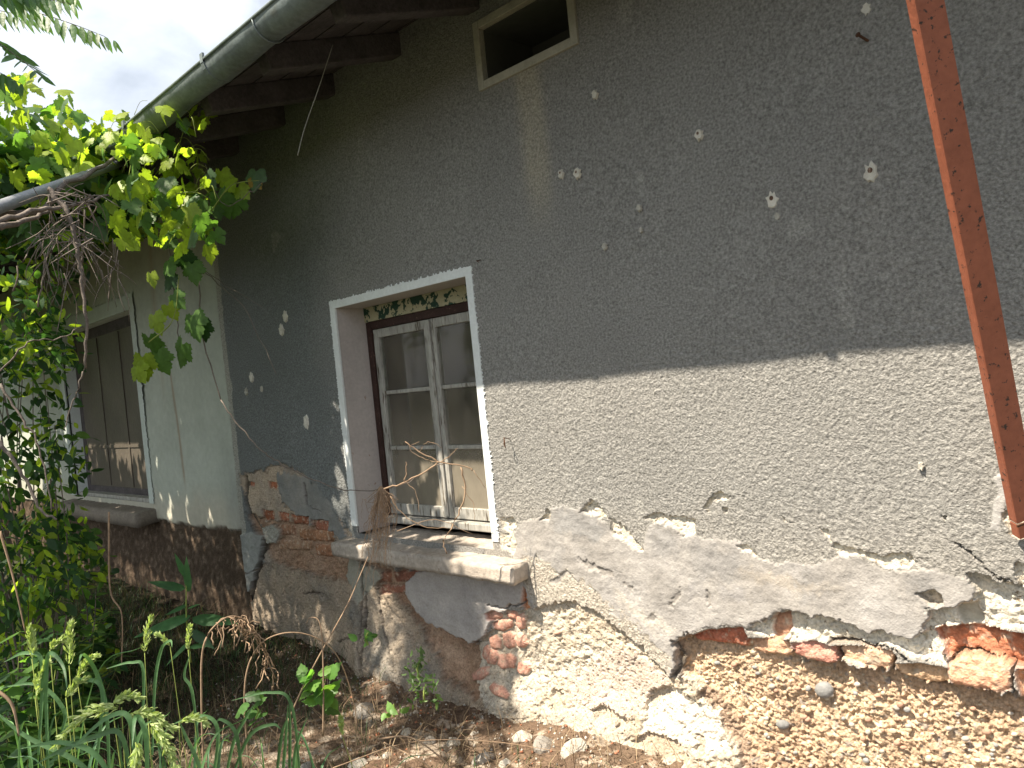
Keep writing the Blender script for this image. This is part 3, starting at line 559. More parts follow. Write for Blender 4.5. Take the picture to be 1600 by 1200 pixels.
# ---- roof, rafters, gutter (shared eave line of both wings, each house its own)
EY, EZ = -.80, 3.10; PITCH = .32
def roof(parent, x0, x1, raf):
    mb = MB(); y1 = 5.5
    def sl(y): return EZ+(y-EY)*PITCH
    # boards (underside)
    nb = 9
    for i in range(nb):
        a = EY+(1.4)*i/nb; b_ = EY+1.4*(i+1)/nb-.012
        mb.add([(x0, a, sl(a)-.05), (x1, a, sl(a)-.05), (x1, b_, sl(b_)-.05), (x0, b_, sl(b_)-.05), (x0, a, sl(a)-.028), (x1, a, sl(a)-.028), (x1, b_, sl(b_)-.028), (x0, b_, sl(b_)-.028)],
               [(0, 3, 2, 1), (4, 5, 6, 7), (0, 1, 5, 4), (2, 3, 7, 6), (0, 4, 7, 3), (1, 2, 6, 5)])
    mb.build('soffit_boards', M['roof_wood'], parent)
    mb = MB(); n_ = int((x1-x0)/.22)
    for i in range(n_):                                  # barrel tiles
        xa = x0+(x1-x0)*i/n_; xb = x0+(x1-x0)*(i+1)/n_; k = 6; V = []
        for y_ in (EY-.05, y1):
            for j in range(k+1):
                t_ = j/k; V.append((xa+(xb-xa)*t_, y_, sl(y_)-.02+.045*math.sin(PI*t_)))
        for y_ in (EY-.05, y1):
            for j in range(k+1):
                t_ = j/k; V.append((xa+(xb-xa)*t_, y_, sl(y_)-.035+.045*math.sin(PI*t_)))
        m_ = k+1; mb.add(V, [(j, j+1, m_+j+1, m_+j) for j in range(k)]+[(2*m_+j+1, 2*m_+j, 3*m_+j, 3*m_+j+1) for j in range(k)]+[(j+1, j, 2*m_+j, 2*m_+j+1) for j in range(k)])
    mb.add([(x0, y1, sl(y1)), (x1, y1, sl(y1)), (x1, y1+6, sl(y1)-2), (x0, y1+6, sl(y1)-2)], [(0, 1, 2, 3)])
    mb.build('roof', M['tile'], parent)
    for x_ in raf:
        mb = MB(); ya, yb = EY+.06, .4; h = .11
        mb.bar((x_, ya, sl(ya)-.052-h/2), (x_+random.uniform(-.03, .03), yb, sl(yb)-.055-h/2), .08, h); mb.build('rafter', M['roof_wood'], parent, bevel=.006)
    # gutter
    gr, gyc, gzc = .072, EY-.035, EZ-.055; k = 14; gmb = MB(); V = []
    nseg = 40
    for i in range(nseg+1):
        x_ = x0+(x1-x0)*i/nseg; sag = .006*math.sin(i*1.7)
        for rr in (gr, gr-.004):
            for j in range(k+1):
                a = PI+PI*j/k; V.append((x_, gyc+rr*math.cos(a), gzc+rr*math.sin(a)+sag))
    m_ = 2*(k+1); Fs = []
    for i in range(nseg):
        for j in range(k):
            Fs.append((i*m_+j, i*m_+j+1, (i+1)*m_+j+1, (i+1)*m_+j)); b0 = k+1; Fs.append((i*m_+b0+j+1, i*m_+b0+j, (i+1)*m_+b0+j, (i+1)*m_+b0+j+1))
        for j in (0, k): Fs.append((i*m_+j, i*m_+k+1+j, (i+1)*m_+k+1+j, (i+1)*m_+j))
    gmb.add(V, Fs); gmb.tube([(x0, gyc-gr, gzc+.004), (x1, gyc-gr, gzc+.004)], .008, n=6)
    for x_ in np.arange(x0+.55, x1, 1.9):               # lapped joints
        gmb.tube([(x_, gyc+math.cos(a)*(gr+.002), gzc+math.sin(a)*(gr+.002)) for a in np.linspace(PI, 2*PI, 12)], .004, n=4)
    gut = gmb.build('gutter', M['zinc'], parent, True)
    for x_ in np.arange(x0+.1, x1, .95):
        b2 = MB(); pts = [(x_, gyc+math.cos(a)*(gr+.004), gzc+math.sin(a)*(gr+.004)) for a in np.linspace(PI-.1, 2*PI, 12)]+[(x_, gyc+gr+.01, gzc+.03)]
        for a, b_ in zip(pts[:-1], pts[1:]): b2.bar(a, b_, .026, .006, up=(0, math.cos(.5), math.sin(.5)) if abs(b_[2]-a[2]) > abs(b_[1]-a[1]) else (0, 0, 1))
        b2.box(x_-.013, x_+.013, gyc-gr-.008, gyc-gr+.002, gzc-.01, gzc+.03)
        o = b2.build('gutter_bracket', M['zinc'], None); o.parent = gut
roof(house, -5.17, 3.0, [-4.70, -4.11, -3.54, -2.97, -2.40, -1.8, -1.2, -.6, 0, .6, 1.2, 1.8, 2.4])

# ------------------------------------------------------------------ white wing beyond
wing = thing('white_house', 'pale whitewashed house wing with a boarded window and brown pebbled plinth, beyond the grey house', 'house', (-8, 0, 0))
LX0, LX1, LZ0, LZ1 = -8.85, -6.85, .80, 2.46
def white_field(X, Z):
    H = fbm(X*1.5, Z*1.5, 15, 3)*.02+fbm(X*30, Z*30, 16, 3)*.0015; C = np.empty(X.shape+(3,)); C[:] = (.42, .45, .395); K = np.zeros(X.shape, int)
    def bl(mk, col): C[:] = C*(1-mk[..., None])+np.array(col)*mk[..., None]
    bl(.75*sstep(2.55, 2.9, Z+.1*fbm(X*2, Z*2, 3))*1.0, (.36, .34, .26))
    bl(.8*np.exp(-((X+6.33)/.05)**2)*sstep(1.4, 2.2, Z)*(.6+.6*fbm(X*40, Z*2, 4)), (.34, .27, .19))
    bl(.8*np.exp(-((X+6.15-.05*(2-Z))/.018)**2)*sstep(.9, 1.1, Z)*sstep(2.2, 1.7, Z), (.28, .2, .13))
    bl(.7*sstep(1.0, .72, Z+.15*fbm(X*3, Z*3, 5)), (.46, .42, .34))
    bl(.6*sstep(-5.5, -5.2, X+.1*fbm(X*3, Z*3, 6))*sstep(1.5, .9, Z), (.30, .31, .29))
    pz = Z+.03*fbm(X*8, Z*8, 7); s = sstep(.68, .655, pz)
    H = H+s*.0+s*(.016*fbm(X*30, Z*30, 8, 3)-.02); bl(s, (.075, .052, .035)); bl(s*np.clip(fbm(X*30, Z*30, 9)*1.4, 0, 1), (.20, .15, .11))
    K[pz < .665] = 1
    return H, C, K
xs = snap(-14, -5.19, .02, [LX0, LX1]); zs = snap(-.2, 3.45, .02, [LZ0, LZ1])
V, C, q, KF = grid_wall(xs, zs, [(LX0, LX1, LZ0, LZ1)], None, wing, y0=.012, field=white_field)
submesh(V, C, q[KF == 0], 'wall', M['white_wall'], wing); submesh(V, C, q[KF == 1], 'plinth', M['rubble'], wing)
mb = MB(); mb.box(-14, -5.3, 6, 6.2, -.2, 3.4); mb.box(-14.1, -14, .03, 6, -.2, 3.4); mb.box(-14, -5.3, .4, 6, -.1, -.05); mb.build('inner_walls', M['dark_room'], wing)
roof(wing, -14.2, -5.17, list(np.arange(-13.6, -5.2, .58)))
lw = bpy.data.objects.new('window', None); scn.collection.objects.link(lw); lw.parent = wing; lw.matrix_parent_inverse = Matrix.Translation(-wing.location)
mb = MB(); mb.add(*border(LX0, LX1, .80, LZ1, .16, .13, .10, y=-.001, jag=.02)); sub(mb.build('painted_border', M['limewash'], None), lw)
mb = MB(); mb.box(LX0-.02, LX0, .03, .3, LZ0, LZ1); mb.box(LX1, LX1+.02, .03, .3, LZ0, LZ1); mb.box(LX0, LX1, .03, .3, LZ1, LZ1+.02); sub(mb.build('reveal', M['whitewash'], None), lw)
mb = MB(); dy = .12; mb.box(LX0, LX0+.09, dy, dy+.06, LZ0, LZ1); mb.box(LX1-.07, LX1, dy, dy+.06, LZ0, LZ1); mb.box(LX0+.09, LX1-.07, dy, dy+.06, LZ1-.10, LZ1); mb.box(LX0+.09, LX1-.07, dy, dy+.06, LZ0, LZ0+.09); sub(mb.build('window_frame', M['roof_wood'], None, bevel=.004), lw)
for i in range(3):
    a = LX0+.10+i*.607; mb = MB(); mb.box(a, a+.05, dy+.01, dy+.05, LZ0+.1, LZ1-.11); mb.box(a+.55, a+.6, dy+.01, dy+.05, LZ0+.1, LZ1-.11); mb.box(a+.05, a+.55, dy+.012, dy+.05, LZ1-.19, LZ1-.11); mb.box(a+.05, a+.55, dy+.012, dy+.05, 1.28, 1.33); sub(mb.build('sash', M['roof_wood'], None, bevel=.004), lw)
mb = MB(); mb.box(LX0+.1, LX1-.08, dy+.003, dy+.008, LZ0+.09, LZ1-.10); sub(mb.build('dusty_sheet', M['sheet'], None), lw)
for (a, b_, c_, d_) in ((LX0+.1, LX1-.08, 1.27, 1.295), (LX0+.70, LX0+.735, LZ0+.1, 1.268), (LX0+.70, LX0+.735, 1.297, LZ1-.11), (LX0+1.3, LX0+1.335, LZ0+.1, 1.268), (LX0+1.3, LX0+1.335, 1.297, LZ1-.11)):
    mb = MB(); mb.box(a, b_, dy-.006, dy+.0025, c_, d_); sub(mb.build('batten', M['sheet'], None), lw)
mb = MB(); mb.box(LX0+.02, LX1-.03, .03, dy+.05, LZ0-.005, LZ0+.03); sub(mb.build('bottom_rail', M['old_wood'], None, bevel=.004), lw)
slab_obj('window_sill', M['dull_concrete'], lw, (1, 1, 1), -9.0, -6.74, -.16, .2, .66, .775, d=.04, amp=.008, slope=.1)

# ------------------------------------------------------------------ red steel strut
b0 = W(1607, 812, -.035); bc = (b0-CAM)@cf; t0 = P(1441, -60, bc*.80)
pole = thing('steel_strut', 'leaning flat steel strut painted rust red with dark specks, standing against the grey wall', 'post', b0)
d_ = t0-b0; L_ = np.linalg.norm(d_); d_ /= L_; side = np.cross(d_, cf); side /= np.linalg.norm(side); nrm = np.cross(side, d_)
wdt = .066
mb = MB(); top = b0+d_*(L_+1.0)
def chan(mb, a, b_, w_, dp, th):
    for (o1, o2, p1, p2) in ((-w_/2, w_/2, 0, th), (-w_/2, -w_/2+th, th, dp), (w_/2-th, w_/2, th, dp)):
        V = [p+side*s+nrm*t_ for p in (a, b_) for s in (o1, o2) for t_ in (p1, p2)]
        mb.add(V, [(0, 1, 3, 2), (4, 6, 7, 5), (0, 4, 5, 1), (2, 3, 7, 6), (0, 2, 6, 4), (1, 5, 7, 3)])
if nrm@cf < 0: nrm = -nrm
chan(mb, b0, top, wdt, .03, .004); mb.build('strut_body', M['red_steel'], pole, bevel=.0012)
mb = MB(); e = b0+d_*.002; chan(mb, b0-d_*.05, b0-d_*.006, wdt*.98, .03, .004); mb.build('strut_foot', M['red_steel'], pole, bevel=.001)
mb = MB(); mb.bar(b0-d_*.004-side*wdt*.5-nrm*.003, b0-d_*.004+side*wdt*.55-nrm*.003, .004, .006, up=tuple(d_)); mb.build('clamp_wire', M['rust'], pole)

# ------------------------------------------------------------------ small iron things on the wall
def small(name, label, cat, build, mat, group=None):
    mb = MB(); build(mb); o = mb.build(name, mat, None, True); return tag(o, label, cat, group)
a = W(793, 690, -.02)
small('wire_loop', 'small rusty wire loop sticking out of the wall right of the window', 'hook', lambda mb: mb.tube([a+np.array([-.004, .02, .01]), a+np.array([0, -.02, .02]), a+np.array([.012, -.03, 0]), a+np.array([.008, -.025, -.025]), a+np.array([-.004, -.02, -.01]), a+np.array([.001, -.02, .015])], .0022), M['rust'])
a2 = W(1362, 67, -.0)
small('iron_nail', 'rusty nail in the dark upper wall left of the red strut', 'nail', lambda mb: (mb.tube([a2+np.array([0, .02, 0]), a2+np.array([-.02, -.045, .02])], .004), mb.tube([a2+np.array([-.02, -.045, .02]), a2+np.array([-.0215, -.049, .0215])], .008)), M['rust'])
a3 = W(752, 408, 0)
small('iron_nail', 'thin bent nail just above the top right corner of the window', 'nail', lambda mb: mb.tube([a3+np.array([-.01, .02, .01]), a3+np.array([0, -.03, 0]), a3+np.array([.02, -.035, -.01])], .0022), M['rust'])
s0 = W(517, 84, -.35); s1 = W(494, 150, -.33); s2 = W(475, 205, -.3); s3 = W(465, 243, -.3)
small('hanging_wire', 'thin pale wire hanging down from the eave over the grey wall', 'wire', lambda mb: mb.tube(spline([P(520, 70, 3.4), P(497, 140, 3.4), P(476, 200, 3.4), P(465, 243, 3.4)], 5), .0022, n=5), M['curtain'])

# ------------------------------------------------------------------ leaves
def fan(outline, cx=0, cy=.35, fold=.22, droop=.18):
    V = [(cx, cy, 0.0)]+[(x, y, -fold*abs(x)-droop*y*y) for x, y in outline]; V[0] = (cx, cy, -droop*cy*cy+.01)
    n_ = len(outline); return np.array(V), np.array([(0, 1+i, 1+(i+1) % n_) for i in range(n_)])
half = [(.06, -.02), (.14, -.14), (.24, -.12), (.33, -.18), (.37, -.08), (.46, -.02), (.41, .06), (.49, .13), (.44, .18), (.57, .30), (.51, .34), (.56, .46), (.46, .45), (.42, .53), (.33, .47), (.30, .56), (.34, .64), (.26, .68), (.24, .78), (.15, .80), (.10, .90)]
T_VINE = fan([(0, .02)]+half+[(0, 1.03)]+[(-x, y) for x, y in half[::-1]])
T_OVAL = fan([(0, 0), (.17, .2), (.24, .45), (.17, .75), (0, 1), (-.17, .75), (-.24, .45), (-.17, .2)], 0, .45)
T_LANCE = fan([(0, 0), (.11, .1), (.16, .35), (.10, .7), (0, 1), (-.10, .7), (-.16, .35), (-.11, .1)], 0, .4, .15, .1)
T_TOOTH = fan([(0, 0), (.22, .1), (.25, .22), (.34, .28), (.30, .42), (.32, .52), (.22, .58), (.21, .72), (.10, .80), (0, 1), (-.10, .80), (-.21, .72), (-.22, .58), (-.32, .52), (-.30, .42), (-.34, .28), (-.25, .22), (-.22, .1)], 0, .4)
T_SPIKE = fan([(0, 0), (.18, .3), (.14, .7), (0, 1), (-.14, .7), (-.18, .3)], 0, .45, .5, 0)
class Leaves:
    def __init__(s): s.V = []; s.F = []; s.C = []; s.n = 0
    def add(s, T, pos, tip, nrm_, size, col):
        """pos (n,3) base, tip (n,3) direction of the blade, nrm (n,3) rough face direction"""
        pos = np.atleast_2d(pos); n_ = len(pos); y = np.broadcast_to(tip, (n_, 3)).astype(float); y = y/np.linalg.norm(y, axis=1)[:, None]
        z = np.broadcast_to(nrm_, (n_, 3)).astype(float); x = np.cross(y, z); x /= (np.linalg.norm(x, axis=1)[:, None]+1e-9); z = np.cross(x, y)
        sz = np.broadcast_to(size, (n_,)).astype(float)[:, None, None]; t_ = T[0]; k = len(t_)
        V = pos[:, None]+(x[:, None]*t_[None, :, 0:1]+y[:, None]*t_[None, :, 1:2]+z[:, None]*t_[None, :, 2:3])*sz
        s.V.append(V.reshape(-1, 3)); s.F.append((T[1][None]+(np.arange(n_)*k)[:, None, None]+s.n).reshape(-1, 3)); s.n += n_*k
        c_ = np.broadcast_to(col, (n_, 3)); s.C.append(np.repeat(c_, k, axis=0))
    def build(s, name, mat, parent=None):
        return mesh_obj(name, np.vstack(s.V), np.vstack(s.F), mat, parent, np.vstack(s.C), False)
def rdir(n_): v = rng.normal(size=(n_, 3)); return v/np.linalg.norm(v, axis=1)[:, None]
def palette(n_, cols, p=None, var=.18):
    c_ = np.array(cols)[rng.choice(len(cols), n_, p=p)]; return c_*(1+var*rng.normal(size=(n_, 1)))
def inpoly(poly, n_):
    p = np.array(poly, float); o = []
    while len(o) < n_:
        x = rng.uniform(p[:, 0].min(), p[:, 0].max(), 4*n_); y = rng.uniform(p[:, 1].min(), p[:, 1].max(), 4*n_)
        s = sdf(p, x, y) > 0; o += list(zip(x[s], y[s]))
    return np.array(o[:n_])
YG = (.30, .40, .045); MG = (.10, .20, .045); DG = (.035, .085, .03); GG = (.11, .19, .10)

# ---- pergola pipe and grape vine on it
pA, pB = P(-60, 345, 2.3), P(238, 236, 5.2)
pip = MB(); pip.tube([pA+(pA-pB)*.6, pA, pB], .022, n=12)
tag(pip.build('pergola_pipe', M['pipe'], None, True), 'grey metal pipe carrying the grape vine at upper left', 'pipe')
vine = thing('grape_vine', 'sunlit grape vine hanging over the pale wing from a pipe at upper left', 'vine', (-5.2, -1.2, 0))
canes = MB()
vp_ = [(-40, 340, 2.5), (60, 330, 2.9), (100, 290, 3.2), (150, 265, 3.6), (200, 235, 3.9), (260, 215, 4.2), (300, 190, 4.1), (320, 150, 4.0)]
canes.tube(spline([P(*p) for p in vp_], 6, .006), .013, .004, 7)
for pts, r in (([(-10, 350, 2.2), (60, 330, 2.4), (120, 320, 2.8), (170, 305, 3.1)], .009), ([(0, 355, 2.2), (40, 345, 2.4), (85, 325, 2.7)], .010),
        ([(75, 295, 2.6), (105, 330, 2.6), (118, 380, 2.6), (128, 440, 2.6), (133, 500, 2.6), (134, 575, 2.62)], .009), ([(133, 575, 2.62), (118, 620, 2.62), (100, 670, 2.62)], .0035),
        ([(110, 340, 2.6), (126, 400, 2.65), (134, 455, 2.7)], .005), ([(20, 455, 2.6), (45, 390, 2.6), (80, 370, 2.7), (110, 350, 2.8)], .003), ([(60, 480, 2.6), (70, 420, 2.6), (90, 370, 2.6)], .003),
        ([(240, 360, 4.3), (280, 385, 4.2), (310, 440, 4.1), (316, 520, 4.0), (345, 625, 3.9)], .006), ([(275, 370, 4.3), (300, 405, 4.3), (335, 440, 4.2), (380, 480, 4.1), (432, 585, 4.0)], .0035),
        ([(270, 370, 4.4), (330, 430, 4.3), (410, 480, 4.2)], .003), ([(345, 625, 3.9), (370, 660, 3.85), (410, 705, 3.8), (440, 725, 3.8), (490, 750, 3.75), (540, 765, 3.7), (600, 764, 3.6), (640, 752, 3.55), (680, 728, 3.5), (700, 722, 3.45)], .0038),
        ([(0, 600, 2.2), (30, 650, 2.2), (60, 700, 2.2), (80, 800, 2.2)], .004), ([(0, 690, 1.9), (30, 735, 1.9), (60, 790, 1.9), (88, 812, 1.9)], .005), ([(320, 255, 4.0), (350, 320, 3.9), (390, 300, 3.8), (410, 285, 3.8)], .003),
        ([(255, 330, 4.1), (265, 400, 4.05), (275, 470, 4.0), (280, 545, 4.0)], .005), ([(0, 580, 2.4), (45, 535, 2.4), (90, 530, 2.5), (130, 510, 2.6)], .003)):
    canes.tube(spline([Pw(*p) for p in pts], 6, .003), r, r*.5, 6)
for i in range(70):   # tangle of dead shoots under the pipe
    c0 = P(random.uniform(60, 150), random.uniform(300, 380), random.uniform(2.5, 3.1)); dv = rdir(1)[0]*.14; dv[2] -= .06
    canes.tube(spline([c0, c0+dv*.5+rdir(1)[0]*.03, c0+dv], 3), .0028, .0012, 4)
for i in range(40):
    c0 = P(random.uniform(70, 190), random.uniform(370, 440), random.uniform(2.6, 3.6)); dv = np.array([random.uniform(-.1, .1), random.uniform(-.1, .1), random.uniform(-.22, -.05)])
    canes.tube(spline([c0, c0+dv*.5+rdir(1)[0]*.02, c0+dv], 3), .0024, .001, 4)
canes.build('cane', M['bark'], vine, True)
lv = Leaves()
def vine_leaves(poly, n_, d0, d1, s0, s1, cols, p=None, near=None):
    q_ = inpoly(poly, n_); dp = rng.uniform(d0, d1, n_); pos = np.array([P(a, b_, c_) for (a, b_), c_ in zip(q_, dp)])
    tip = rdir(n_)*.75+np.array([0, 0, -.8]); nr = rdir(n_)*.7+np.array([-.25, -.45, .75]); lv.add(T_VINE, pos, tip, nr, rng.uniform(s0, s1, n_), palette(n_, cols, p))
vine_leaves([(-60, 120), (55, 112), (100, 125), (120, 160), (150, 180), (215, 170), (235, 200), (180, 250), (80, 270), (-60, 290)], 250, 3.5, 4.7, .055, .10, [YG, MG, GG], [.65, .2, .15])
vine_leaves([(180, 200), (230, 175), (262, 155), (318, 158), (322, 190), (315, 250), (345, 300), (335, 345), (300, 350), (250, 330), (200, 260)], 130, 3.6, 4.4, .055, .095, [YG, MG, GG], [.6, .2, .2])
vine_leaves([(150, 290), (200, 265), (260, 270), (330, 330), (345, 370), (335, 395), (300, 385), (250, 375), (190, 375), (160, 330)], 85, 3.3, 4.2, .06, .11, [YG, MG, GG], [.5, .4, .1])
vine_leaves([(-60, 250), (100, 250), (120, 300), (40, 330), (-60, 420)], 150, 3.9, 4.8, .07, .11, [MG, DG, GG])
for (px, py, s_, c_) in ((262, 415, .10, MG), (285, 405, .10, DG), (268, 435, .10, DG), (300, 420, .10, MG), (270, 468, .09, MG), (262, 485, .08, YG), (235, 435, .07, YG), (300, 500, .13, MG), (315, 510, .10, DG), (232, 535, .12, MG), (240, 500, .10, YG), (285, 545, .13, MG), (222, 565, .12, YG), (245, 560, .11, MG), (212, 580, .10, YG), (345, 275, .10, YG), (355, 290, .08, YG), (340, 310, .12, MG), (370, 310, .12, MG), (372, 300, .08, YG), (400, 275, .10, GG), (395, 285, .07, (.35, .22, .04)), (320, 160, .05, (.4, .14, .05)), (268, 160, .05, (.4, .2, .06))):
    lv.add(T_VINE, P(px, py-8, 3.95), np.array([random.uniform(-.6, .6), random.uniform(-.3, .3), -.7]), np.array([.55, -.85, .3])+rdir(1)[0]*.25, s_*1.15, c_)
# canopy of the same vine over the pergola, to the left of the frame (seen only by its shade)
def shade_leaves(LV, T, n_, tx, tz, t0_, t1_, s0, s1, cols, ty=(0, 0), zlim=(0, 99), allow=None, clump=None):
    got = 0; pos = []
    while got < n_:
        k = n_*3; p_ = np.stack([rng.uniform(*tx, k), rng.uniform(*ty, k), rng.uniform(*tz, k)], -1); t_ = rng.uniform(t0_, t1_, k)
        q_ = p_-np.array([.33, 1, -1.67])*t_[:, None]; a, b_, c_ = proj(q_)
        ok = (q_[:, 2] > zlim[0]) & (q_[:, 2] < zlim[1]); inv = (c_ < .25) | (a < -90) | (b_ < -110)
        if allow is not None: inv |= (c_ > .25) & (sdf(allow, a, b_) > 0)
        if clump is not None: ok &= clump(p_, q_)
        ok &= inv & (np.linalg.norm(q_-CAM, axis=1) > 1.0); q_ = q_[ok]; pos.append(q_); got += len(q_)
    pos = np.vstack(pos)[:n_]; tip = rdir(n_)*.8+np.array([0, 0, -.6]); nr = rdir(n_)*.8+np.array([-.2, -.5, .8]); LV.add(T, pos, tip, nr, rng.uniform(s0, s1, n_), palette(n_, cols)); return pos
ALLOW = [(-500, 110), (60, 112), (110, 140), (220, 175), (310, 170), (330, 250), (335, 350), (200, 360), (-500, 420)]
shade_leaves(lv, T_VINE, 2600, (-10, -4.0), (.35, 1.55), .5, 1.7, .09, .14, [YG, MG, DG, GG], zlim=(2.1, 3.2), allow=ALLOW)
shade_leaves(lv, T_VINE, 1300, (-8.5, -4.15), (.95, 1.62), .5, 1.4, .09, .14, [YG, MG, DG, GG], zlim=(2.1, 3.1), allow=ALLOW)
lv.build('foliage', M['leaf'], vine)
tg = MB()
for i in range(26):   # tendrils
    c0 = P(random.uniform(170, 330), random.uniform(170, 380), random.uniform(3.5, 4.0)); a = rdir(1)[0]*.05; tg.tube(spline([c0, c0+a+np.array([0, 0, .03]), c0+a*2], 3), .0018, .001, 4)
for pts in (([(320, 145, 3.95), (300, 175, 3.95), (285, 210, 3.95), (275, 250, 3.95)]), ([(330, 330, 3.9), (355, 295, 3.9), (375, 285, 3.9), (405, 282, 3.9)]), ([(232, 535, 3.9), (270, 500, 3.9), (280, 430, 3.9)]), ([(245, 310, 3.8), (300, 300, 3.8), (330, 312, 3.8)])):
    tg.tube(spline([P(*p) for p in pts], 5), .004, .0018, 5)
tg.build('green_shoot', M['greenstem'], vine, True)

# ---- tree of heaven: fronds at the upper left corner, crown over the yard
tree = thing('tree_of_heaven', 'tall tree with long feathery compound leaves, its fronds reaching into the top left corner', 'tree', (-4.6, -4.6, 0))
fr_ = Leaves(); tw = MB()
def frond(base, d, up, L, n_, ls, col, droop=.25):
    d = np.array(d, float); d /= np.linalg.norm(d); pts = [base+d*L*t_+np.array([0, 0, -droop*L*t_*t_]) for t_ in np.linspace(0, 1, n_+1)]; pts = np.array(pts)
    sd = np.cross(d, up); sd /= np.linalg.norm(sd)
    for i in range(1, n_+1):
        f_ = .6+.4*math.sin(PI*min(1, i/n_*.9+.1)); dn = pts[i]-pts[i-1]; dn /= np.linalg.norm(dn)
        for s in (-1, 1):
            fr_.add(T_LANCE, pts[i], sd*s*(.45 if abs(dn[2]) < .6 else .9)+dn*.3+np.array([0, 0, -.9 if abs(dn[2]) < .6 else -.2])+rdir(1)[0]*.15, -cf+rdir(1)[0]*.5+sd*s*.5, ls*f_*1.25, np.array(col)*random.uniform(.8, 1.25))
    tw.tube(pts[::3] if n_ > 6 else pts, .003, .0012, 4)
for (a, b_, L, n_) in (((10, 8, 3.4), (165, 75, 3.4), .50, 13), ((-30, -10, 3.2), (110, 28, 3.3), .45, 12), ((-60, 30, 3.0), (44, 128, 3.0), .45, 12), ((20, -30, 3.6), (105, 15, 3.6), .4, 11), ((-50, 10, 3.8), (60, 50, 3.8), .4, 11), ((-20, -30, 3.0), (60, 20, 3.1), .35, 10), ((-60, 90, 3.2), (15, 150, 3.2), .35, 9)):
    A = P(*a); B = P(*b_); frond(A, B-A+np.array([0, 0, .1]), (0.1, -.2, 1), np.linalg.norm(B-A), n_, .085, (.10, .19, .09), .12)
# crown clusters above and left of the camera's view, shading wall and yard
def clumpf(thr, sc, seed): return lambda p_, q_: fbm(p_[:, 0]*sc, (p_[:, 2]+p_[:, 1]*.6)*sc, seed, 3) > thr
p1 = shade_leaves(fr_, T_LANCE, 8500, (-9.5, -4.05), (-.1, .62), 1.9, 4.2, .11, .18, [MG, DG, GG], ty=(-2.0, 0), zlim=(3.4, 8), clump=clumpf(-.62, 1.3, 3))
p2 = shade_leaves(fr_, T_LANCE, 2300, (-4.15, -2.85), (-.1, 1.02), 1.7, 3.8, .09, .14, [MG, DG, GG], ty=(-.9, 0), zlim=(3.4, 8), clump=clumpf(-.10, 2.6, 8))
p3 = shade_leaves(fr_, T_LANCE, 500, (-3.4, -2.6), (.0, .62), 1.9, 3.4, .09, .14, [MG, DG], ty=(-.5, 0), zlim=(3.6, 8), clump=clumpf(-.1, 2.0, 18))
p4 = shade_leaves(fr_, T_LANCE, 1700, (-4.2, -1.4), (-.05, -.04), 2.0, 4.0, .09, .14, [MG, DG], ty=(-2.2, -.35), zlim=(3.4, 8), clump=clumpf(-.05, 2.2, 28))
fr_.build('foliage', M['leaf'], tree)
tk = MB(); tk.tube(spline([(-4.6, -4.6, -.1), (-4.55, -4.55, 1.6), (-4.7, -4.3, 3.2), (-4.9, -3.9, 5.0), (-5.1, -3.6, 6.8)], 5, .01), .14, .05, 10)
tk.build('trunk', M['bark'], tree, True)
for i in range(26):
    q_ = (p1 if i < 16 else p2)[rng.randint(0, 1400)]; t_ = random.uniform(.45, .95); s_ = np.array([-4.75-.25*t_, -4.35+.6*t_, 3.0+3*t_])
    pts_ = np.array([s_, (s_+q_)/2+np.array([0, 0, .35]), q_]); sp = spline(pts_, 6); a, b_, c_ = proj(sp)
    if ((c_ > .2) & (a > 60) & (a < 1650) & (b_ > -30) & (b_ < 1300)).any(): continue
    tw.tube(sp, .03, .006, 6)
tw.build('branches', M['bark'], tree, True)

# ------------------------------------------------------------------ shrubs and trees at the left
def shrub(name, label, cat, base, cen, rad, n_, T, size, cols, nst=9, group=None, holes_=.0, trunk=None):
    th = thing(name, label, cat, base, group); L = Leaves(); st_ = MB(); cen = np.array(cen); rad = np.array(rad); base = np.array(base, float)
    u = rdir(n_*2); r = rng.uniform(.25, 1, n_*2)**.5; p_ = cen+u*r[:, None]*rad; nn = fbm(p_[:, 0]*3+p_[:, 1]*2, p_[:, 2]*3, int(abs(base[0]*10)) % 50, 3); p_ = p_[nn > -.15+holes_][:n_]
    k = len(p_); L.add(T, p_, rdir(k)*.8+np.array([0, 0, -.5])+(p_-cen)*.4, rdir(k)*.7+np.array([-.1, -.4, .8]), rng.uniform(size*.7, size*1.3, k), palette(k, cols))
    for i in range(nst):
        e = p_[rng.randint(k)]; st_.tube(spline([base+rdir(1)[0]*.05*np.array([1, 1, 0]), base*.5+e*.5+rdir(1)[0]*.12, e], 6), (trunk or .006), .002, 6)
    if trunk: st_.tube(spline([base, base+(cen-base)*.6, cen], 5), trunk*2.2, trunk, 8)
    L.build('foliage', M['leaf'], th); st_.build('branches', M['bark'], th, True); return th
def at(px, py, d): return P(px, py, d)
c1 = at(-10, 640, 3.6); shrub('leafy_shrub', 'dark broad-leaved shrub half hiding the window of the pale wing, left edge', 'shrub', (c1[0], c1[1], 0), c1-np.array([0, 0, .15]), (.50, .42, .98), 2500, T_OVAL, .062, [DG, MG, DG, YG], 12)
c2 = at(60, 800, 4.6); shrub('leafy_shrub', 'light green bush growing at the brown plinth, lower left', 'shrub', (c2[0], c2[1], 0), (c2[0], c2[1], .45), (.55, .38, .60), 1300, T_OVAL, .075, [YG, MG, DG], 10, holes_=.1)
c3 = at(0, 430, 4.6); shrub('leafy_shrub', 'tall shrub with drooping twigs under the vine at the left edge', 'shrub', (c3[0], c3[1], 0), c3+np.array([0, 0, .1]), (.6, .5, .85), 900, T_OVAL, .075, [MG, DG, YG], 12, holes_=.12)
